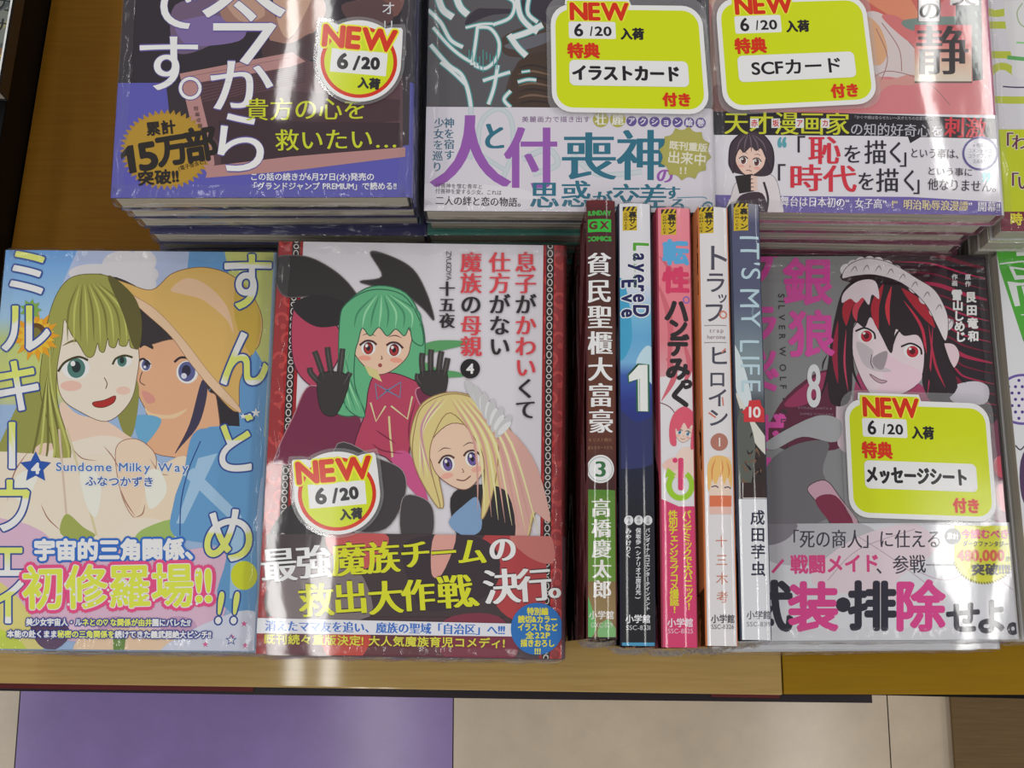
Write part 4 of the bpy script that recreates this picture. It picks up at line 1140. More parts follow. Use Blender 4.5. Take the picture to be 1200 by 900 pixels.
# ================================================================== back row, middle: grey cover with pale band
bC = Top('comic_book', (497, 247), 0.120, 0.128, 0.182, 0.120 / 8, -0.4, 'grey comic with glowing teal brush strokes and a pale band, back row middle', 'covers facing up', (70, 70, 74), band_px=(600, 126), band_col=(200, 196, 204), seed=13)
A = bC.cover
A.base((84, 82, 86))
def swoosh(A, pale):
    A.fr(490, 0, .29167)
    tl, wh = ((70, 146, 146), (208, 212, 214)) if not pale else ((176, 190, 196), (190, 196, 202))
    S = [([(40, 40), (90, 90), (130, 160), (180, 190)], 14), ([(60, 110), (120, 180), (180, 230), (240, 262)], 12), ([(50, 180), (120, 260), (180, 310), (212, 430), (212, 600)], 15), ([(90, 250), (150, 300), (200, 350)], 12), ([(80, -10), (100, 40), (140, 70)], 26), ([(150, -20), (170, 30), (200, 60)], 26),
         ([(235, 110), (290, 115), (325, 170), (315, 235), (270, 275), (225, 262)], 12), ([(240, 98), (228, 190), (215, 262)], 12), ([(190, 112), (250, 98), (300, 96)], 9), ([(260, 325), (320, 305), (370, 290)], 12), ([(320, 262), (305, 350), (282, 420)], 13),
         ([(400, 330), (440, 320), (475, 322)], 10), ([(415, 290), (450, 285)], 6), ([(372, 365), (345, 400), (372, 432)], 12), ([(330, -20), (385, 10), (370, 70), (300, 100)], 12), ([(395, -30), (410, 60), (450, 110), (480, 130)], 20), ([(450, -30), (440, 50), (480, 90)], 14), ([(380, 150), (440, 130), (500, 100)], 22), ([(365, 140), (400, 190), (435, 225)], 22)]
    if pale: S = [([(212, 420), (212, 600), (205, 640)], 14), ([(240, 640), (250, 500), (310, 440), (370, 470), (380, 600), (340, 720)], 12), ([(200, 500), (230, 600), (360, 690)], 10), ([(420, 640), (520, 600), (560, 660), (460, 700)], 16), ([(620, 620), (720, 700), (900, 690)], 14)]
    for P, w in S: A.stroke(P, w + 9, tl, taper=0)
    for P, w in S: A.stroke(P, w, wh, taper=0)
A.fr(490, 0, .29167)
A.poly([(190, 100), (230, 40), (330, 20), (420, 40), (380, 20), (500, -40), (700, -200), (900, -300), (1200, -100), (1200, 60), (560, 20), (540, 100), (440, 60), (300, 60)], (54, 48, 60))
A.poly([(330, 160), (420, 110), (520, 110), (540, 430), (360, 430), (370, 300), (430, 240), (350, 220)], (70, 56, 50))
A.poly([(400, 250), (540, 220), (560, 430), (380, 430)], (66, 50, 42)); 
for k in range(7): A.stroke([(400, 275 + 24 * k), (460, 262 + 24 * k), (550, 285 + 22 * k)], 9, (112, 88, 72) if k % 2 else (48, 38, 36), taper=2)
A.poly([(350, -500), (700, -520), (760, -200), (600, -60), (420, -120)], (206, 178, 168))
A.poly([(345, 185), (440, 150), (560, 120), (560, 150), (430, 200)], (96, 94, 104))
swoosh(A, False)
for k in range(9): A.stroke([(205 + 14 * k, 200 + 9 * (k % 4)), (205 + 14 * k, 240 + 13 * (k % 5))], 3.5, (70, 150, 150), sm=False)
A.VT('ちのかた', 517, 98, 125, 6, (200, 200, 206)); A.VT('Ⅲ', 530, 106, 120, 9, (206, 206, 210))
A.fr(490, 0, .29167)
A.poly([(1135, -60), (1180, -60), (1190, 460), (1150, 460)], (80, 78, 84), sm=False)
A = bC.band
A.base((203, 198, 207))
swoosh(A, True)
A.fr(490, 0, .29167)
A.poly([(20, 740), (420, 760), (440, 840), (20, 860)], (210, 206, 212))
A.stroke([(1040, 795), (1140, 792), (1160, 800)], 4, (90, 136, 156)); A.ring(1165, 835, 22, 8, (60, 116, 136))
A.fr()
PU, TE = (142, 84, 164), (42, 104, 126)
A.chars([('人', 551, 179, 100, 92, 0), ('付', 622, 186, 64, 78, 0)], PU, mincho=2.0)
A.chars([('と', 579, 160, 30, 36, 0), ('喪', 690, 184, 66, 60, 0), ('神', 752, 183, 60, 64, 0)], TE, mincho=1.6)
A.chars([('の', 779, 206, 21, 20, 0)], PU, mincho=.8)
A.chars([('思', 638, 229, 36, 34, 0), ('惑', 675, 228, 36, 34, 0), ('が', 706, 234, 24, 22, 0), ('交', 734, 231, 34, 32, 0), ('差', 765, 231, 34, 32, 0), ('す', 788, 226, 19, 17, 0), ('る', 794, 240, 19, 17, 0)], TE, mincho=.9)
A.VT('神を宿す', 526.5, 138, 188, 12.5, (52, 100, 122), mincho=.25); A.VT('少女を巡り', 515, 138, 202, 12.5, (52, 100, 122), x1=512, mincho=.25)
A.T('付喪神を憎む青年と', 510, 566, 217.5, 219, 6.3, (60, 56, 64)); A.T('付喪神を愛する少女。これは', 510, 588, 224, 226, 6.3, (60, 56, 64)); A.T('二人の絆と恋の物語。', 510, 617, 235, 237.5, 11.5, (44, 42, 50), mincho=.2)
A.T('美麗画力で描き出す', 611, 692, 140, 140, 7.4, (120, 90, 130))
for cx, t in ((704, '壮'), (724, '麗')): A.ell(cx, 140, 9.2, 9.2, (166, 160, 78)); A.T(t, cx - 7, cx + 7, 140, 140, 14.5, (222, 218, 220), mincho=.3)
for k, t in enumerate('アクション絵巻'): A.ell(740 + 13.5 * k, 142 + .35 * k, 6, 6, (92, 78, 140)); A.T(t, 735.6 + 13.5 * k, 744.4 + 13.5 * k, 142 + .35 * k, 142 + .35 * k, 8.6, (216, 212, 224), bold=.2)
A.star(803, 180, 31, 26, 12, (160, 154, 78), rot=8, ry=1.03); A.ell(803, 180, 27, 28, (164, 158, 84))
A.T('既刊重版', 784, 829, 170, 174, 10.5, (212, 208, 190), bold=.3); A.T('出来中', 782, 828, 184, 188, 15.5, (212, 208, 190), bold=.3); A.T('!!', 795, 806, 200, 200, 11, (212, 208, 190), bold=.3)
bC.finish()
bC.below('under the grey cover with the pale band', 'comic_book', 8, (60, 120, 110), (150, 140, 150), 0, [(.0006, .0008, 0), (-.0006, -.001, .3)], 131, 'shrink-wrapped comics of the grey stack')
bonus_card(0.1212, (645, 5), (822, 7), (832, 134), (647, 131), 'イラストカード', 'yellow NEW card for an illustration card, on the grey cover', lx=(.13, .83))

# ================================================================== back row, right: salmon cover
bR = Top('comic_book', (1177, 252), 0.117, 0.1285, 0.182, 0.117 / 8, -0.75, 'salmon pink comic with a black, white and violet band, back row right', 'covers facing up', (176, 104, 132), band_px=(1000, 133), band_col=(200, 198, 206), seed=17, corner='BR')
A = bR.cover
A.base((200, 120, 124))
A.fr(800, 0, .3333)
A.poly([(60, -600), (700, -600), (720, -60), (600, 20), (120, 60)], (206, 160, 140)); A.poly([(100, 60), (160, 0), (220, 400), (110, 400)], (150, 120, 112)); A.poly([(110, 300), (170, 330), (250, 420), (110, 420)], (120, 84, 82))
A.poly([(560, -200), (900, -240), (960, -60), (820, 70), (700, 50), (600, 10)], (190, 92, 84)); A.poly([(620, -30), (760, -40), (830, 60), (740, 60)], (206, 130, 100))
A.poly([(640, 50), (720, 60), (800, 150), (860, 240), (850, 290), (700, 270), (640, 330), (600, 200)], (200, 186, 186)); A.poly([(630, 60), (690, 90), (720, 180), (690, 230), (640, 200)], (204, 156, 120))
A.poly([(660, 250), (720, 280), (800, 262), (850, 285), (800, 300), (730, 300), (690, 330), (640, 380), (650, 300)], (196, 140, 132))
for P in ([(700, 80), (760, 170), (770, 250)], [(680, 100), (720, 200), (700, 280)], [(640, 300), (720, 250), (860, 290), (940, 370)], [(760, 110), (830, 190), (850, 270)]): A.stroke(P, 3, (150, 104, 104))
A.poly([(700, 60), (800, 150), (830, 130), (760, 60)], (196, 110, 110)); A.poly([(780, 70), (1000, 60), (1010, 110), (820, 110)], (110, 130, 124))
A.poly([(960, -40), (1050, -40), (1055, 280), (1020, 285), (1010, 90), (960, 90)], (52, 60, 60), sm=False)
for k in range(6): A.stroke([(1030, 40 + 40 * k), (1035, 60 + 40 * k)], 8, (92, 110, 104), sm=False)
A.bands(815, 1016, [(88, (186, 76, 84)), (150, (200, 110, 110)), (230, (206, 176, 156)), (288, (206, 196, 180))])
A.poly([(815, 286), (1018, 286), (1018, 292), (815, 292)], (96, 80, 76), sm=False)
A.rect(828, -60, 905, 76, (206, 202, 204)); A.rect(940, -60, 1042, 18, (206, 202, 204)); A.stroke([(828, -60), (828, 76), (905, 76), (905, -60)], 3, (70, 60, 64), sm=False)
A.chars([('静', 912, 180, 190, 186, 0)], (44, 38, 42), mincho=4)
A.chars([('の', 868, 38, 82, 74, 0), ('美', 990, -20, 90, 90, 0)], (44, 38, 42), mincho=2)
A.poly([(1060, -60), (1120, -60), (1160, 420), (1080, 420)], (188, 110, 132), sm=False)
A = bR.band
A.base((206, 203, 210))
A.fr(800, 0, .3333)
A.poly([(60, 380), (1200, 420), (1200, 492), (700, 478), (60, 474)], (34, 30, 36), sm=False); A.poly([(790, 476), (840, 480), (800, 504)], (34, 30, 36), sm=False)
A.poly([(60, 684), (420, 690), (800, 692), (1200, 716), (1200, 800), (60, 800)], (104, 92, 158), sm=False)
A.stroke([(60, 742), (1200, 776)], 6, (150, 60, 110), sm=False)
# plain printed figure: dark bob, white blouse, holding a dark book
A.poly([(190, 640), (250, 610), (320, 620), (345, 700), (340, 760), (160, 760), (170, 690)], (208, 200, 204), line=(120, 110, 120), lw=2)
A.poly([(160, 560), (170, 500), (220, 462), (280, 470), (318, 520), (320, 590), (290, 620), (190, 610), (165, 590)], (58, 46, 56))
face(A, 238, 560, 52, 56, 8, (220, 186, 172), (110, 60, 60), lash=(50, 40, 46), mouth='line', blush=(220, 160, 150))
A.poly([(165, 570), (172, 505), (222, 466), (280, 474), (316, 525), (312, 600), (294, 560), (276, 522), (258, 530), (240, 516), (216, 536), (200, 524), (184, 560), (178, 610)], (62, 50, 60), line=(34, 26, 32), lw=2)
for k in range(5): A.stroke([(225 + 5 * k, 472), (200 + 20 * k, 500), (190 + 26 * k, 535)], 5, (104, 86, 96), taper=2)
A.poly([(185, 620), (245, 612), (250, 672), (200, 680)], (40, 34, 36), sm=False, line=(20, 18, 20), lw=2)
for k in range(4): A.stroke([(240, 622 + 14 * k), (262, 626 + 13 * k)], 11, (220, 186, 172), sm=False)
A.stroke([(285, 640), (300, 700), (290, 760)], 8, (54, 46, 56)); A.poly([(200, 690), (280, 680), (290, 760), (190, 760)], (60, 46, 56))
A.fr()
A.T('天才漫画家', 848, 996, 144.5, 145.5, 29, (190, 192, 46), mincho=.5)
for x, t in ((884, '赤'), (909, '坂'), (937, 'ア'), (967, 'カ')): A.rect(x - 5, 139, x + 5, 150, (206, 206, 206)); A.T(t, x - 4, x + 4, 144.5, 144.5, 9, (190, 50, 60), bold=.2)
A.T('の知的好奇心を', 996, 1106, 151.5, 154, 16, (176, 174, 182), mincho=.1); A.T('『かぐや様は告らせたい〜天才たちの恋愛頭脳戦〜』', 999, 1103, 137.5, 139.5, 4.4, (170, 168, 176))
A.T('刺激', 1106, 1156, 149, 151, 26, (196, 52, 64), mincho=.6)
DKt = (40, 36, 48)
A.T('“', 911, 936, 176, 176, 44, (84, 152, 164), bold=1)
RDt = (196, 46, 62)
A.chars([('「', 931, 174, 26, 30, 0), ('を', 999, 181, 23, 24, 0), ('描', 1026, 179, 27, 30, 0), ('く', 1050, 179, 24, 28, 0), ('」', 1065, 184, 22, 26, 0)], DKt, mincho=.4)
A.chars([('恥', 966, 176.5, 39, 36, 0), ('時', 944, 209, 40, 34, 0), ('代', 984, 210, 40, 34, 0)], RDt, mincho=.9)
A.T('という事は、', 1066, 1130, 179.5, 181, 12.5, DKt, mincho=.15)
A.chars([('「', 908, 207, 26, 30, 0), ('を', 1015, 213, 22, 24, 0), ('描', 1040, 212, 28, 30, 0), ('く', 1066, 212, 22, 28, 0), ('」', 1080, 216, 20, 26, 0)], DKt, mincho=.4)
A.T('という事に', 1086, 1140, 200.5, 202.5, 10.5, DKt, mincho=.12); A.T('他なりません。', 1087, 1175, 216, 219.5, 15, DKt, mincho=.2)
A.ell(1148.5, 180, 21, 20, (84, 76, 136), n=36); A.ell(1148.5, 180, 18.5, 17.5, (204, 202, 210), n=36)
for k, t in enumerate(('※特典に', 'コメント全コ', 'コラボプレゼ', '企画あり')): A.T(t, 1148 - (8, 14, 14, 8)[k], 1148 + (8, 14, 14, 8)[k], 170.5 + 6.2 * k, 171 + 6.2 * k, 5.6, (84, 80, 100))
A.T('”', 1150, 1174, 216, 217, 40, (96, 168, 180), bold=.8)
A.T('舞台は日本初の“女子高”!“明治恥辱浪漫譚”開幕!!', 914, 1172, 236, 243, 12.5, [(216, 212, 224)] * 12 + [(212, 196, 150)] * 9 + [(216, 212, 224)] * 6, mincho=.25)
bR.finish()
bR.below('under the salmon pink cover', 'comic_book', 8, (120, 62, 84), (150, 60, 90), 0, [(-.0016, .0004, 0), (-.0035, .0006, .4), (-.0038, .001, -.3)], 171, 'shrink-wrapped comics of the salmon pink stack')
bonus_card(0.1182, (838, -1), (1013, -6), (1029, 121), (848, 130), 'SCFカード', 'yellow NEW card hand-lettered for a bonus card, on the salmon cover', hand=True, lx=(.20, .80))

# ================================================================== right edge of the picture
bI = Top('comic_book', (1173, 271), 0.099, 0.128, 0.182, 0.099 / 7, -0.2, 'white comic with lime stripes and lime band, behind the green-cornered one', 'covers facing up', (190, 190, 194), band_px=(1190, 152), band_col=(176, 188, 40), seed=19)
A = bI.cover
A.base((202, 202, 208))
LM = (176, 186, 62)
A.fr(1120, 0, .1778)
for k, P in enumerate(([(150, 30), (220, 80), (300, 85), (420, 40), (460, -60)], [(170, 165), (420, 165), (700, 165)], [(190, 360), (420, 362), (700, 362)], [(200, 520), (260, 450), (330, 440), (420, 490), (600, 520)], [(230, 655), (420, 660), (700, 650)])): A.stroke(P, 48, LM)
A.poly([(320, 40), (420, 0), (900, -100), (900, 520), (420, 520), (370, 380)], (206, 206, 208)); A.stroke([(440, 20), (405, 80), (420, 150), (470, 190)], 8, (150, 170, 130)); A.stroke([(340, 378), (480, 390), (600, 380)], 26, (90, 160, 90)); A.stroke([(400, 280), (480, 285)], 12, (140, 190, 130)); A.stroke([(310, 570), (420, 576), (640, 570)], 9, (60, 54, 90))
A = bI.band
A.base((182, 192, 30))
A.fr()
A.rect(1150, 248, 1500, 276, (112, 34, 54))
A.chars([('「', 1177, 167, 22, 24, 0), ('わ', 1195, 167, 20, 20, 0), ('か', 1215, 167, 20, 20, 0), ('「', 1183, 214, 22, 24, 0), ('い', 1201, 214, 20, 20, 0), ('い', 1221, 214, 20, 20, 0)], (96, 40, 62), mincho=.4, out=[(1.0, (206, 206, 190))])
A.chars([('時', 1191, 257, 15, 15, 0), ('代', 1207, 258, 15, 15, 0)], (200, 190, 50), bold=.6)
bI.finish()
bI.below('under the lime-striped white cover', 'comic_book', 7, (190, 186, 180), (150, 150, 120), 0, [(-.0006, -.0006, 0)], 191, 'comics of the lime-striped stack')
bJ = Top('comic_book', (1168, 293), 0.0712, 0.128, 0.182, 0.0712 / 5, 0.8, 'white comic with a green corner and purple dotted circle at the right edge', 'covers facing up', (190, 190, 192), seed=23, corner='TL')
A = bJ.cover
A.base((204, 204, 208))
A.fr(1120, 280, .1778)
A.poly([(240, 40), (3000, 40), (3000, 1900), (1000, 1900), (600, 1000), (440, 660), (290, 200), (265, 70)], (72, 156, 52), sm=False)
A.poly([(900, 300), (1500, 200), (2000, 700), (1800, 1600), (1200, 1500), (900, 900)], (206, 206, 208))
A.poly([(440, 640), (640, 900), (500, 900)], (80, 130, 70), sm=False)
for P in ([(290, 165), (420, 150), (560, 140)], [(400, 100), (470, 95), (560, 90)]): A.stroke(P, 26 if P[0][0] == 400 else 9, (206, 210, 208), sm=False)
A.poly([(350, 180), (500, 200), (500, 260), (390, 270)], (206, 210, 208), sm=False); A.poly([(380, 195), (500, 215), (500, 240), (400, 240)], (72, 156, 52), sm=False)
A.poly([(340, 280), (430, 290), (500, 280), (500, 300), (400, 310), (425, 440), (390, 445)], (206, 210, 208), sm=False)
A.stroke([(440, 310), (470, 420)], 14, (206, 210, 208), sm=False); A.stroke([(430, 500), (520, 495)], 6, (206, 210, 208), sm=False)
A.fr()
A.ell(1198, 468, 31, 30, (100, 80, 150), n=40); A.ell(1198, 468, 28, 27, (206, 204, 212), n=40)
for i in range(-3, 4):
    for j in range(-3, 4):
        x, y = 1198 + 8 * i + (4 if j % 2 else 0), 468 + 7.4 * j
        if (x - 1198) ** 2 + (y - 468) ** 2 < 24 ** 2: A.ell(x, y, 1.9, 1.9, (74, 56, 130), n=10)
A.poly([(1196, 540), (1215, 520), (1230, 600), (1200, 590)], (74, 52, 84)); A.stroke([(1190, 522), (1196, 527), (1204, 518)], 1.5, (60, 50, 64))
bJ.finish(film=False)
bJ.below('under the green-cornered white cover', 'comic_book', 5, (190, 188, 182), (170, 170, 160), 0, [], 231, 'comics of the green-cornered stack')

# ================================================================== far left: a book on the black stand
bK = Top('comic_book', (-2, 105), SX + 0.0150, 0.125, 0.182, 0.0145, -4.3, 'olive-grey comic lying at the edge of the black stand', 'covers facing up', (34, 34, 36), seed=29, corner='BR')
A = bK.cover
A.base((112, 116, 110))
A.fr()
for k in range(9):
    A.stroke([(-40, -60 + 22 * k), (-10, -52 + 22 * k), (16, -66 + 22 * k)], 5, (74, 82, 84) if k % 2 else (140, 136, 100))
A.chars([('カ', 6, 5, 20, 20, 8), ('ナ', 2, 30, 20, 20, 8)], (30, 32, 36), mincho=.4)
A.ell(2, 62, 7, 6, (120, 90, 60)); A.ring(1, 78, 6, 1.6, (170, 160, 90)); A.stroke([(-6, 60), (4, 72), (0, 95)], 2, (176, 160, 70))
bK.finish(film=False)

# ================================================================== upright comics, spines facing up
SP = [  # name of look, base-left x, top-left x, thickness, tail px y, head px y, cover colour, spine base colour
    ('maroon-brown upright comic with a green lower spine, leftmost of the spine-up comics', .0262, .0300, .0126, 749, 236, (84, 30, 32), (66, 28, 30)),
    ('upright comic whose spine fades from white to blue to black', .0391, .0436, .0146, 757, 240, (30, 30, 52), (30, 30, 40)),
    ('pink upright comic with a magenta lower spine, middle of the spine-up comics', .0540, .0602, .0150, 759, 245, (150, 50, 70), (222, 128, 140)),
    ('white-spined upright comic with an orange front cover edge', .0693, .0780, .0134, 757, 244, (196, 110, 60), (210, 206, 208)),
    ('steel-blue upright comic with a white lower spine, rightmost of the spine-up comics', .0830, .0920, .0132, 750, 240, (50, 56, 76), (82, 88, 112)),
]
spA = []
for i, (lab, xb, xt, T, yt, yh, cc, sc) in enumerate(SP):
    W, YAW = 0.128, 0.0022
    dx = xt - xb; h = math.sqrt(W * W - dx * dx)
    ptail, phead = at(600, yt, 0.1275), at(600, yh, 0.1275)
    L = phead[1] - ptail[1]
    ex = np.array([dx, 0, h]) / W
    ey = np.array([YAW, L, 0]); ey /= np.linalg.norm(ey)
    ex -= ey * (ex @ ey); ex /= np.linalg.norm(ex)
    ez = np.cross(ex, ey)
    O = np.array([xb + T, ptail[1], 0.0])
    M = np.eye(4); M[:3, 0] = ex; M[:3, 1] = ey; M[:3, 2] = ez; M[:3, 3] = O
    e = empty('upright_comic', (O[0], O[1], 0), lab, 'book', 'comics standing with their spines up')
    loc = np.array(e.location)
    v, f = box(0.001, W - 0.002, 0.001, L - 0.001, 0.0007, T - 0.0007)
    mesh_obj('page_block', xf(v, M) - loc, f, M_PAGE, e)
    A = Art(O + ex * W + ez * (T - 0.0007), -ez, ey, (0.0, T - 0.0014, 0.0, L), lift0=0.00012, bulge=0.0010, strips=16)
    v, f = shell(W, L, 0.0001, T - 0.0001, 0, L, 0.0005, r=0.0008, bulge=0.0009)
    A.solid(xf(v, M), f, cc)
    A.base(sc)
    spA.append((A, e, M, W, L, T))
def tagmark(A, x0, y0, x1, y1):
    A.rect(x0, y0, x1, y1, (192, 164, 34)); A.rect(x0, y0, x1, y0 + 5, (40, 36, 30))
    for k in range(3): A.poly([(x0 + 1 + 5.4 * k, y0 + 5), (x0 + 4 + 5.4 * k, y0), (x0 + 6.6 + 5.4 * k, y0), (x0 + 3.6 + 5.4 * k, y0 + 5)], (192, 164, 34), sm=False)
    w = x1 - x0
    A.VT('裏サン', x0 + .70 * w, y0 + 6, y1 - .5, .60 * w, (40, 34, 30), bold=.3, hs=.78); A.VT('COMICS', x0 + .22 * w, y0 + 7, y1 - 1, 5.4, (60, 48, 30), bold=.1, hs=.62)
# 1
A = spA[0][0]; A.fr(660, 220, .20886)
A.bands(100, 300, [(60, (104, 28, 34)), (130, (72, 26, 30)), (320, (64, 28, 32)), (430, (62, 32, 32)), (900, (84, 46, 34)), (1300, (96, 52, 38)), (1700, (58, 26, 28))])
A.T('SUNDAY', 129, 268, 146, 146, 34, (58, 156, 58), bold=2.5); A.rect(124, 180, 268, 252, (48, 172, 56)); A.T('GX', 138, 262, 214, 214, 58, (92, 34, 34), bold=3); A.T('COMICS', 127, 270, 290, 290, 34, (58, 156, 58), bold=2.5)
A.fr()
A.VT('貧民聖櫃大富豪', 701.5, 296, 510, 29.5, (222, 218, 220), x1=704.5, mincho=1.0)
A.T('キリスト教の', 689, 717, 516, 516, 4.6, (150, 110, 80)); A.T('聖なるカードたち', 688, 718, 525, 525, 4.4, (150, 110, 80))
A.ell(703.5, 550, 16, 16.5, (214, 214, 216), n=36); A.ring(703.5, 550, 14, .8, (150, 160, 150)); A.T('3', 696, 711, 550, 550, 26, (52, 104, 64), mincho=.9)
A.fr(660, 580, .20886)
A.bands(90, 300, [(0, (86, 126, 46)), (480, (96, 134, 50)), (490, (126, 102, 66)), (660, (140, 118, 80)), (830, (110, 90, 60))])
A.poly([(90, 480), (150, 600), (180, 760), (90, 830)], (98, 170, 96)); A.poly([(200, 740), (250, 700), (300, 760), (300, 800), (200, 800)], (120, 170, 110)); A.rect(100, 798, 300, 818, (40, 30, 30))
A.poly([(90, -18), (130, -30), (290, -25), (300, 5), (90, 5)], (80, 124, 44), sm=False)
A.fr(); A.VT('高橋慶太郎', 704, 584, 703, 23, (220, 216, 214), x1=705.5, mincho=.8)
A.T('小学館', 690, 719.5, 721, 721, 10.5, (212, 208, 206), bold=.2); A.T('GXC-529', 692, 718, 732.5, 732.5, 8, (200, 196, 190))
# 2
A = spA[1][0]; A.fr()
A.bands(715, 775, [(235, (208, 206, 212)), (330, (206, 206, 212)), (352, (170, 192, 214)), (370, (110, 172, 206)), (395, (92, 158, 200)), (425, (110, 164, 204)), (440, (56, 84, 160)), (470, (40, 52, 128)), (500, (34, 46, 110)), (540, (28, 32, 58)), (600, (26, 28, 36)), (760, (24, 24, 30))])
A.poly([(745, 425), (760, 405), (775, 430), (775, 460), (755, 440)], (180, 206, 222)); A.poly([(725, 330), (735, 345), (740, 400), (724, 420)], (60, 150, 190))
A.poly([(720, 480), (745, 495), (770, 490), (770, 540), (720, 545)], (44, 50, 96))
tagmark(A, 729.5, 243, 746, 271)
A.VT('LayereD', 751, 284, 374, 20, [(80, 150, 50)] + [(30, 30, 84)] * 6, lat=True, bold=.75, out=[(1.3, (216, 216, 222))], hs=1.3); A.VT('Eve', 737, 325, 376, 20, (28, 30, 84), lat=True, bold=.75, out=[(1.3, (206, 214, 222))], hs=1.2); A.VT('レイヤードイヴ', 743.5, 296, 340, 4.6, (100, 150, 70))
ONE = [(736.5, 441), (748, 428.5), (758.5, 428), (759, 482.5), (747.5, 482.5), (747, 445), (737, 448)]
A.stroke(ONE + ONE[:2], 4.4, (40, 100, 70), sm=False); A.poly(ONE, (216, 218, 216), sm=False)
for x, t in ((736.5, '作画'), (748, '原作'), (759, '企画')): A.ell(x, 610, 5.3, 5.6, (206, 206, 210)); A.VT(t, x, 605.5, 614.5, 4.4, (50, 50, 56))
A.VT('みやけりく', 736.2, 619, 654, 7, (208, 208, 212), bold=.15); A.VT('保坂歩(シナリオ工房月光)', 747.6, 619, 704, 6.6, (208, 208, 212), bold=.15); A.VT('バンダイナムコエンターテインメント', 758.6, 619, 716, 5.8, (208, 208, 212), bold=.15)
A.T('小学館', 732.5, 762, 725.5, 725.5, 10.3, (212, 212, 216), bold=.25); A.T('SSC-8331', 733, 762, 735.6, 735.6, 7.6, (190, 190, 196)); A.rect(715, 753, 775, 757, (70, 140, 180))
# 3
A = spA[2][0]; A.fr()
A.bands(760, 825, [(235, (222, 132, 146)), (330, (220, 120, 134)), (400, (208, 120, 130)), (440, (206, 150, 156)), (760, (206, 190, 196))])
A.poly([(760, 460), (790, 440), (825, 430), (825, 600), (760, 600)], (210, 206, 210))
for P in ([(772, 300), (800, 330), (820, 320)], [(780, 420), (790, 440), (775, 470)], [(800, 400), (808, 430), (800, 452)], [(770, 330), (785, 380), (782, 440)]): A.stroke(P, 7, (196, 96, 110), taper=2)
A.stroke([(768, 470), (785, 478), (797, 496)], 1.2, (110, 70, 80))
tagmark(A, 774.5, 246, 792, 276)
A.chars([('転', 791.5, 297, 31, 30, 0)], (84, 158, 204), bold=1.7); A.chars([('性', 792, 329.5, 32, 31, 0)], (202, 56, 96), bold=1.7)
A.chars([('ハ', 793, 365, 30, 30, 4), ('ン', 794, 385, 24, 24, -6), ('デ', 794, 406, 26, 26, 0), ('み', 794, 433, 29, 28, 0), ('っ', 804, 449, 16, 16, 0), ('く', 797, 464, 30, 32, -8)], (40, 34, 38), bold=1.6)
A.ring(804, 352, 3.6, 1.3, (110, 100, 180))
A.poly([(790, 540), (800, 525), (818, 530), (818, 556), (790, 560)], (222, 196, 184)); face(A, 801, 506, 11, 12.5, 10, (228, 190, 176), (80, 140, 176), mouth='smile', blush=(226, 160, 150))
A.poly([(785, 520), (784, 500), (790, 484), (802, 477), (814, 486), (816, 505), (811, 498), (806, 503), (801, 496), (795, 506), (791, 503), (792, 522)], (206, 84, 106)); A.poly([(812, 498), (817, 505), (815, 522), (809, 526)], (206, 84, 106))
A.poly([(776, 545), (790, 536), (800, 545), (785, 553)], (220, 180, 170)); 
A.ring(797, 569, 13.5, 6.5, (146, 190, 44), ry=15, a0=-60, a1=230); A.poly([(779, 560), (782, 548), (792, 557)], (146, 190, 44), sm=False)
A.rrect(794, 537, 800.5, 575, 2.5, (202, 60, 104)); A.ell(790.5, 540, 3, 3, (202, 60, 104))
A.poly([(760, 595), (773, 584), (795, 594), (830, 593), (830, 770), (760, 770)], (198, 58, 104), sm=False)
A.VT('パンデミックで大パニック!', 804, 599, 715, 11, (204, 196, 44), x1=807, bold=.3); A.VT('性別チェンジラブコメ爆誕!', 788, 599, 719, 11, (204, 196, 44), x1=790, bold=.3)
A.T('小学館', 781.5, 812, 730, 730, 11, (222, 206, 214), bold=.25); A.T('SSC-8325', 782, 812, 739.5, 739.5, 7.8, (216, 180, 196))
# 4
A = spA[3][0]; A.fr()
A.rect(805, 235, 817.5, 480, (206, 176, 150)); A.bands(800, 818.5, [(235, (210, 204, 202)), (300, (206, 170, 140)), (420, (196, 110, 60)), (560, (186, 100, 56)), (700, (206, 160, 130)), (765, (206, 190, 180))])
tagmark(A, 817.8, 243.5, 835.5, 274)
DG = (72, 70, 84)
A.chars([('ト', 839, 303.5, 36, 34, 0), ('ラ', 838, 332, 27, 27, 0), ('ッ', 846, 349, 15, 15, 0), ('フ', 836.5, 367, 27, 27, 0), ('ヒ', 841.5, 418, 27, 25, 0), ('ロ', 840, 445, 22, 22, 0), ('イ', 841, 467, 26, 24, 0), ('ン', 841, 490, 26, 24, 0)], DG, bold=.35)
A.ring(847, 369.5, 4, 1.8, (200, 120, 100)); A.stroke([(845, 414), (850, 409)], 1.8, (196, 110, 96), sm=False); A.stroke([(830, 484), (838, 490)], 1.8, (196, 110, 96), sm=False); A.stroke([(846, 466), (847, 476)], 1.6, (196, 110, 96), sm=False)
for y in (382, 402): A.stroke([(825, y), (851, y)], .7, (120, 110, 110), sm=False)
A.T('trap', 830, 848, 388, 388, 7, (130, 110, 110)); A.T('heroine', 828, 850, 395.5, 395.5, 7, (130, 110, 110))
A.ell(842.3, 518.5, 10.3, 10.3, (166, 110, 96)); A.T('1', 839, 846, 518.5, 518.5, 15, (216, 208, 206))
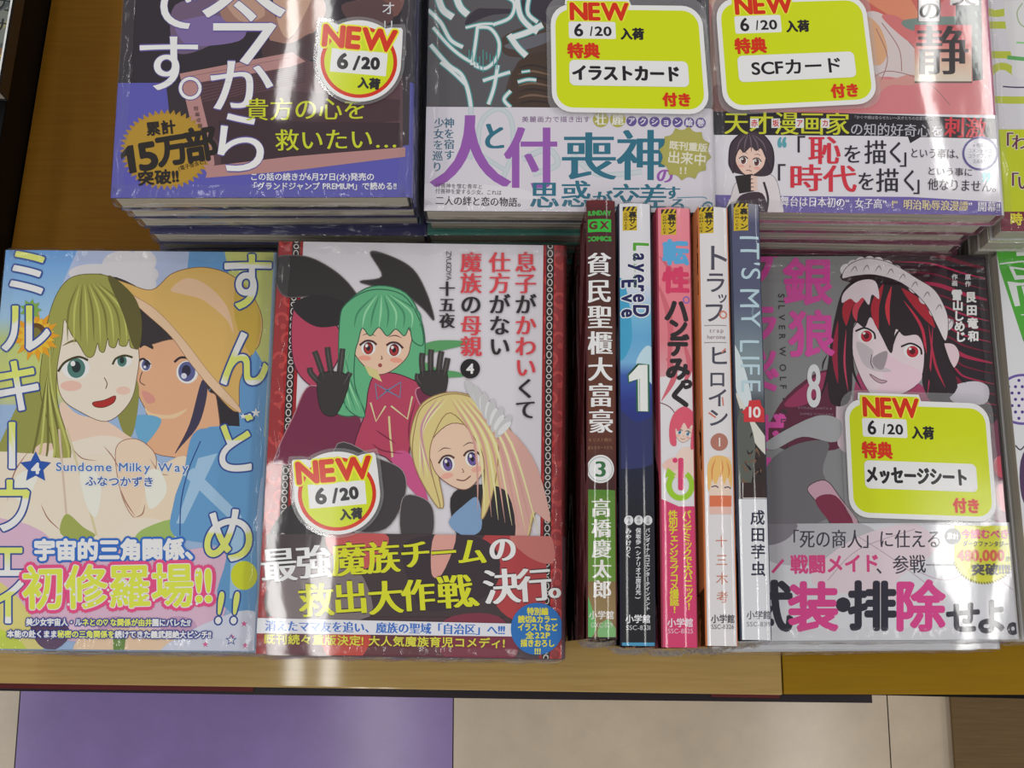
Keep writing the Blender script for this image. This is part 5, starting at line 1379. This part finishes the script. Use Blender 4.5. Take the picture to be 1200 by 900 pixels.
A.rect(831, 536, 856, 592, (222, 196, 180)); A.poly([(829, 545), (836, 535), (850, 536), (857, 546), (857, 572), (852, 560), (848, 568), (844, 556), (838, 568), (834, 562), (831, 575), (829, 570)], (222, 176, 104)); A.stroke([(833, 571), (838, 570), (841, 572)], 1.4, (70, 66, 90)); A.stroke([(848, 572), (853, 571), (856, 573)], 1.4, (70, 66, 90)); A.rect(831, 581, 857, 594, (206, 110, 76)); A.rect(831, 594, 857, 603, (214, 176, 166))
for P in ([(838, 538), (834, 550), (834, 565)], [(845, 538), (846, 550), (843, 560)], [(851, 540), (854, 552), (853, 560)]): A.stroke(P, 1.8, (206, 130, 76), taper=2)
A.VT('十三木考', 844.5, 624, 711, 15, (188, 120, 98), x1=846); A.T('小学館', 832.5, 861, 725.5, 725.5, 10.6, (70, 68, 76), bold=.2); A.T('SSC-8326', 833, 860, 734.5, 734.5, 7.6, (96, 94, 100))
# 5
A = spA[4][0]; A.fr()
A.bands(840, 910, [(230, (150, 150, 160)), (262, (76, 78, 108)), (350, (80, 84, 110)), (385, (100, 112, 128)), (420, (120, 136, 142)), (455, (112, 120, 128)), (470, (70, 76, 84)), (520, (52, 42, 40)), (578, (42, 32, 32))])
A.poly([(855, 400), (868, 420), (880, 470), (866, 470)], (196, 206, 210)); A.poly([(862, 460), (880, 490), (902, 520), (900, 535), (878, 510)], (200, 198, 190)); A.poly([(866, 480), (884, 520), (876, 580), (862, 580)], (86, 90, 84))
for k in range(14):
    rr = random.Random(k + 5); x, y = 870 + rr.random() * 26, 505 + rr.random() * 60
    A.stroke([(x, y), (x + rr.uniform(-6, 6), y + rr.uniform(-7, 7)), (x + rr.uniform(-8, 8), y + rr.uniform(-8, 8))], 2.2, (110, 82, 64) if k % 2 else (30, 24, 24), taper=2)
tagmark(A, 859.5, 238.5, 876, 271)
for s_, y0, y1, z in (("IT'S", 276, 330, 33), ('MY', 338, 386, 33), ('LIFE', 396, 463, 33)): A.VT(s_, 877.5, y0, y1, z, (172, 196, 206), lat=True, x1=880)
A.VT('イッツマイライフ', 881, 340, 372, 4.5, (160, 190, 200))
A.poly([(868, 484), (876, 476), (877, 470), (890, 469), (892, 476), (900, 484), (896, 485), (896, 495), (871, 495), (871, 485)], (192, 48, 56), sm=False); A.T('10', 876, 892, 483.5, 483.5, 17, (216, 212, 210), bold=.5)
A.rect(867, 566, 902, 584, (50, 34, 34)); A.stroke([(870, 566), (870, 584), (901, 584), (901, 566)], 1, (206, 200, 200), sm=False)
A.rect(840, 585, 912, 770, (205, 206, 211))
A.VT('成田芋虫', 887, 597, 677, 18, (42, 42, 62), x1=888, bold=.4); A.T('小学館', 874, 903, 721, 721, 10.6, (84, 84, 94), bold=.2); A.T('SSC-8319', 874, 903, 731.5, 731.5, 7.6, (120, 120, 128))
for i, (A, e, M, W, L, T) in enumerate(spA):
    A.build('cover', M_SPINE, e, custom=True)
    # crinkled film gathered at the tail and head ends
    rnd = random.Random(300 + i)
    nx, nz_ = 34, 9
    for yb, sg in ((0.0, -1), (L, 1)):
        V, F = [], []
        for a in range(nx):
            x = W + 0.0004 - 0.06 * a / (nx - 1)
            for b in range(nz_):
                z = 0.0002 + (T - 0.0004) * b / (nz_ - 1)
                edge = min(b, nz_ - 1 - b, a) / 2.0
                V.append((x, yb + sg * (0.0004 + min(edge, 1) * rnd.uniform(0.0004, 0.0034)), z))
        for a in range(nx - 1):
            for b in range(nz_ - 1):
                k = a * nz_ + b; F.append((k, k + 1, k + nz_ + 1, k + nz_))
        mesh_obj('film_end', xf(V, M) - np.array(e.location), F, M_FILM, e, smooth=True)
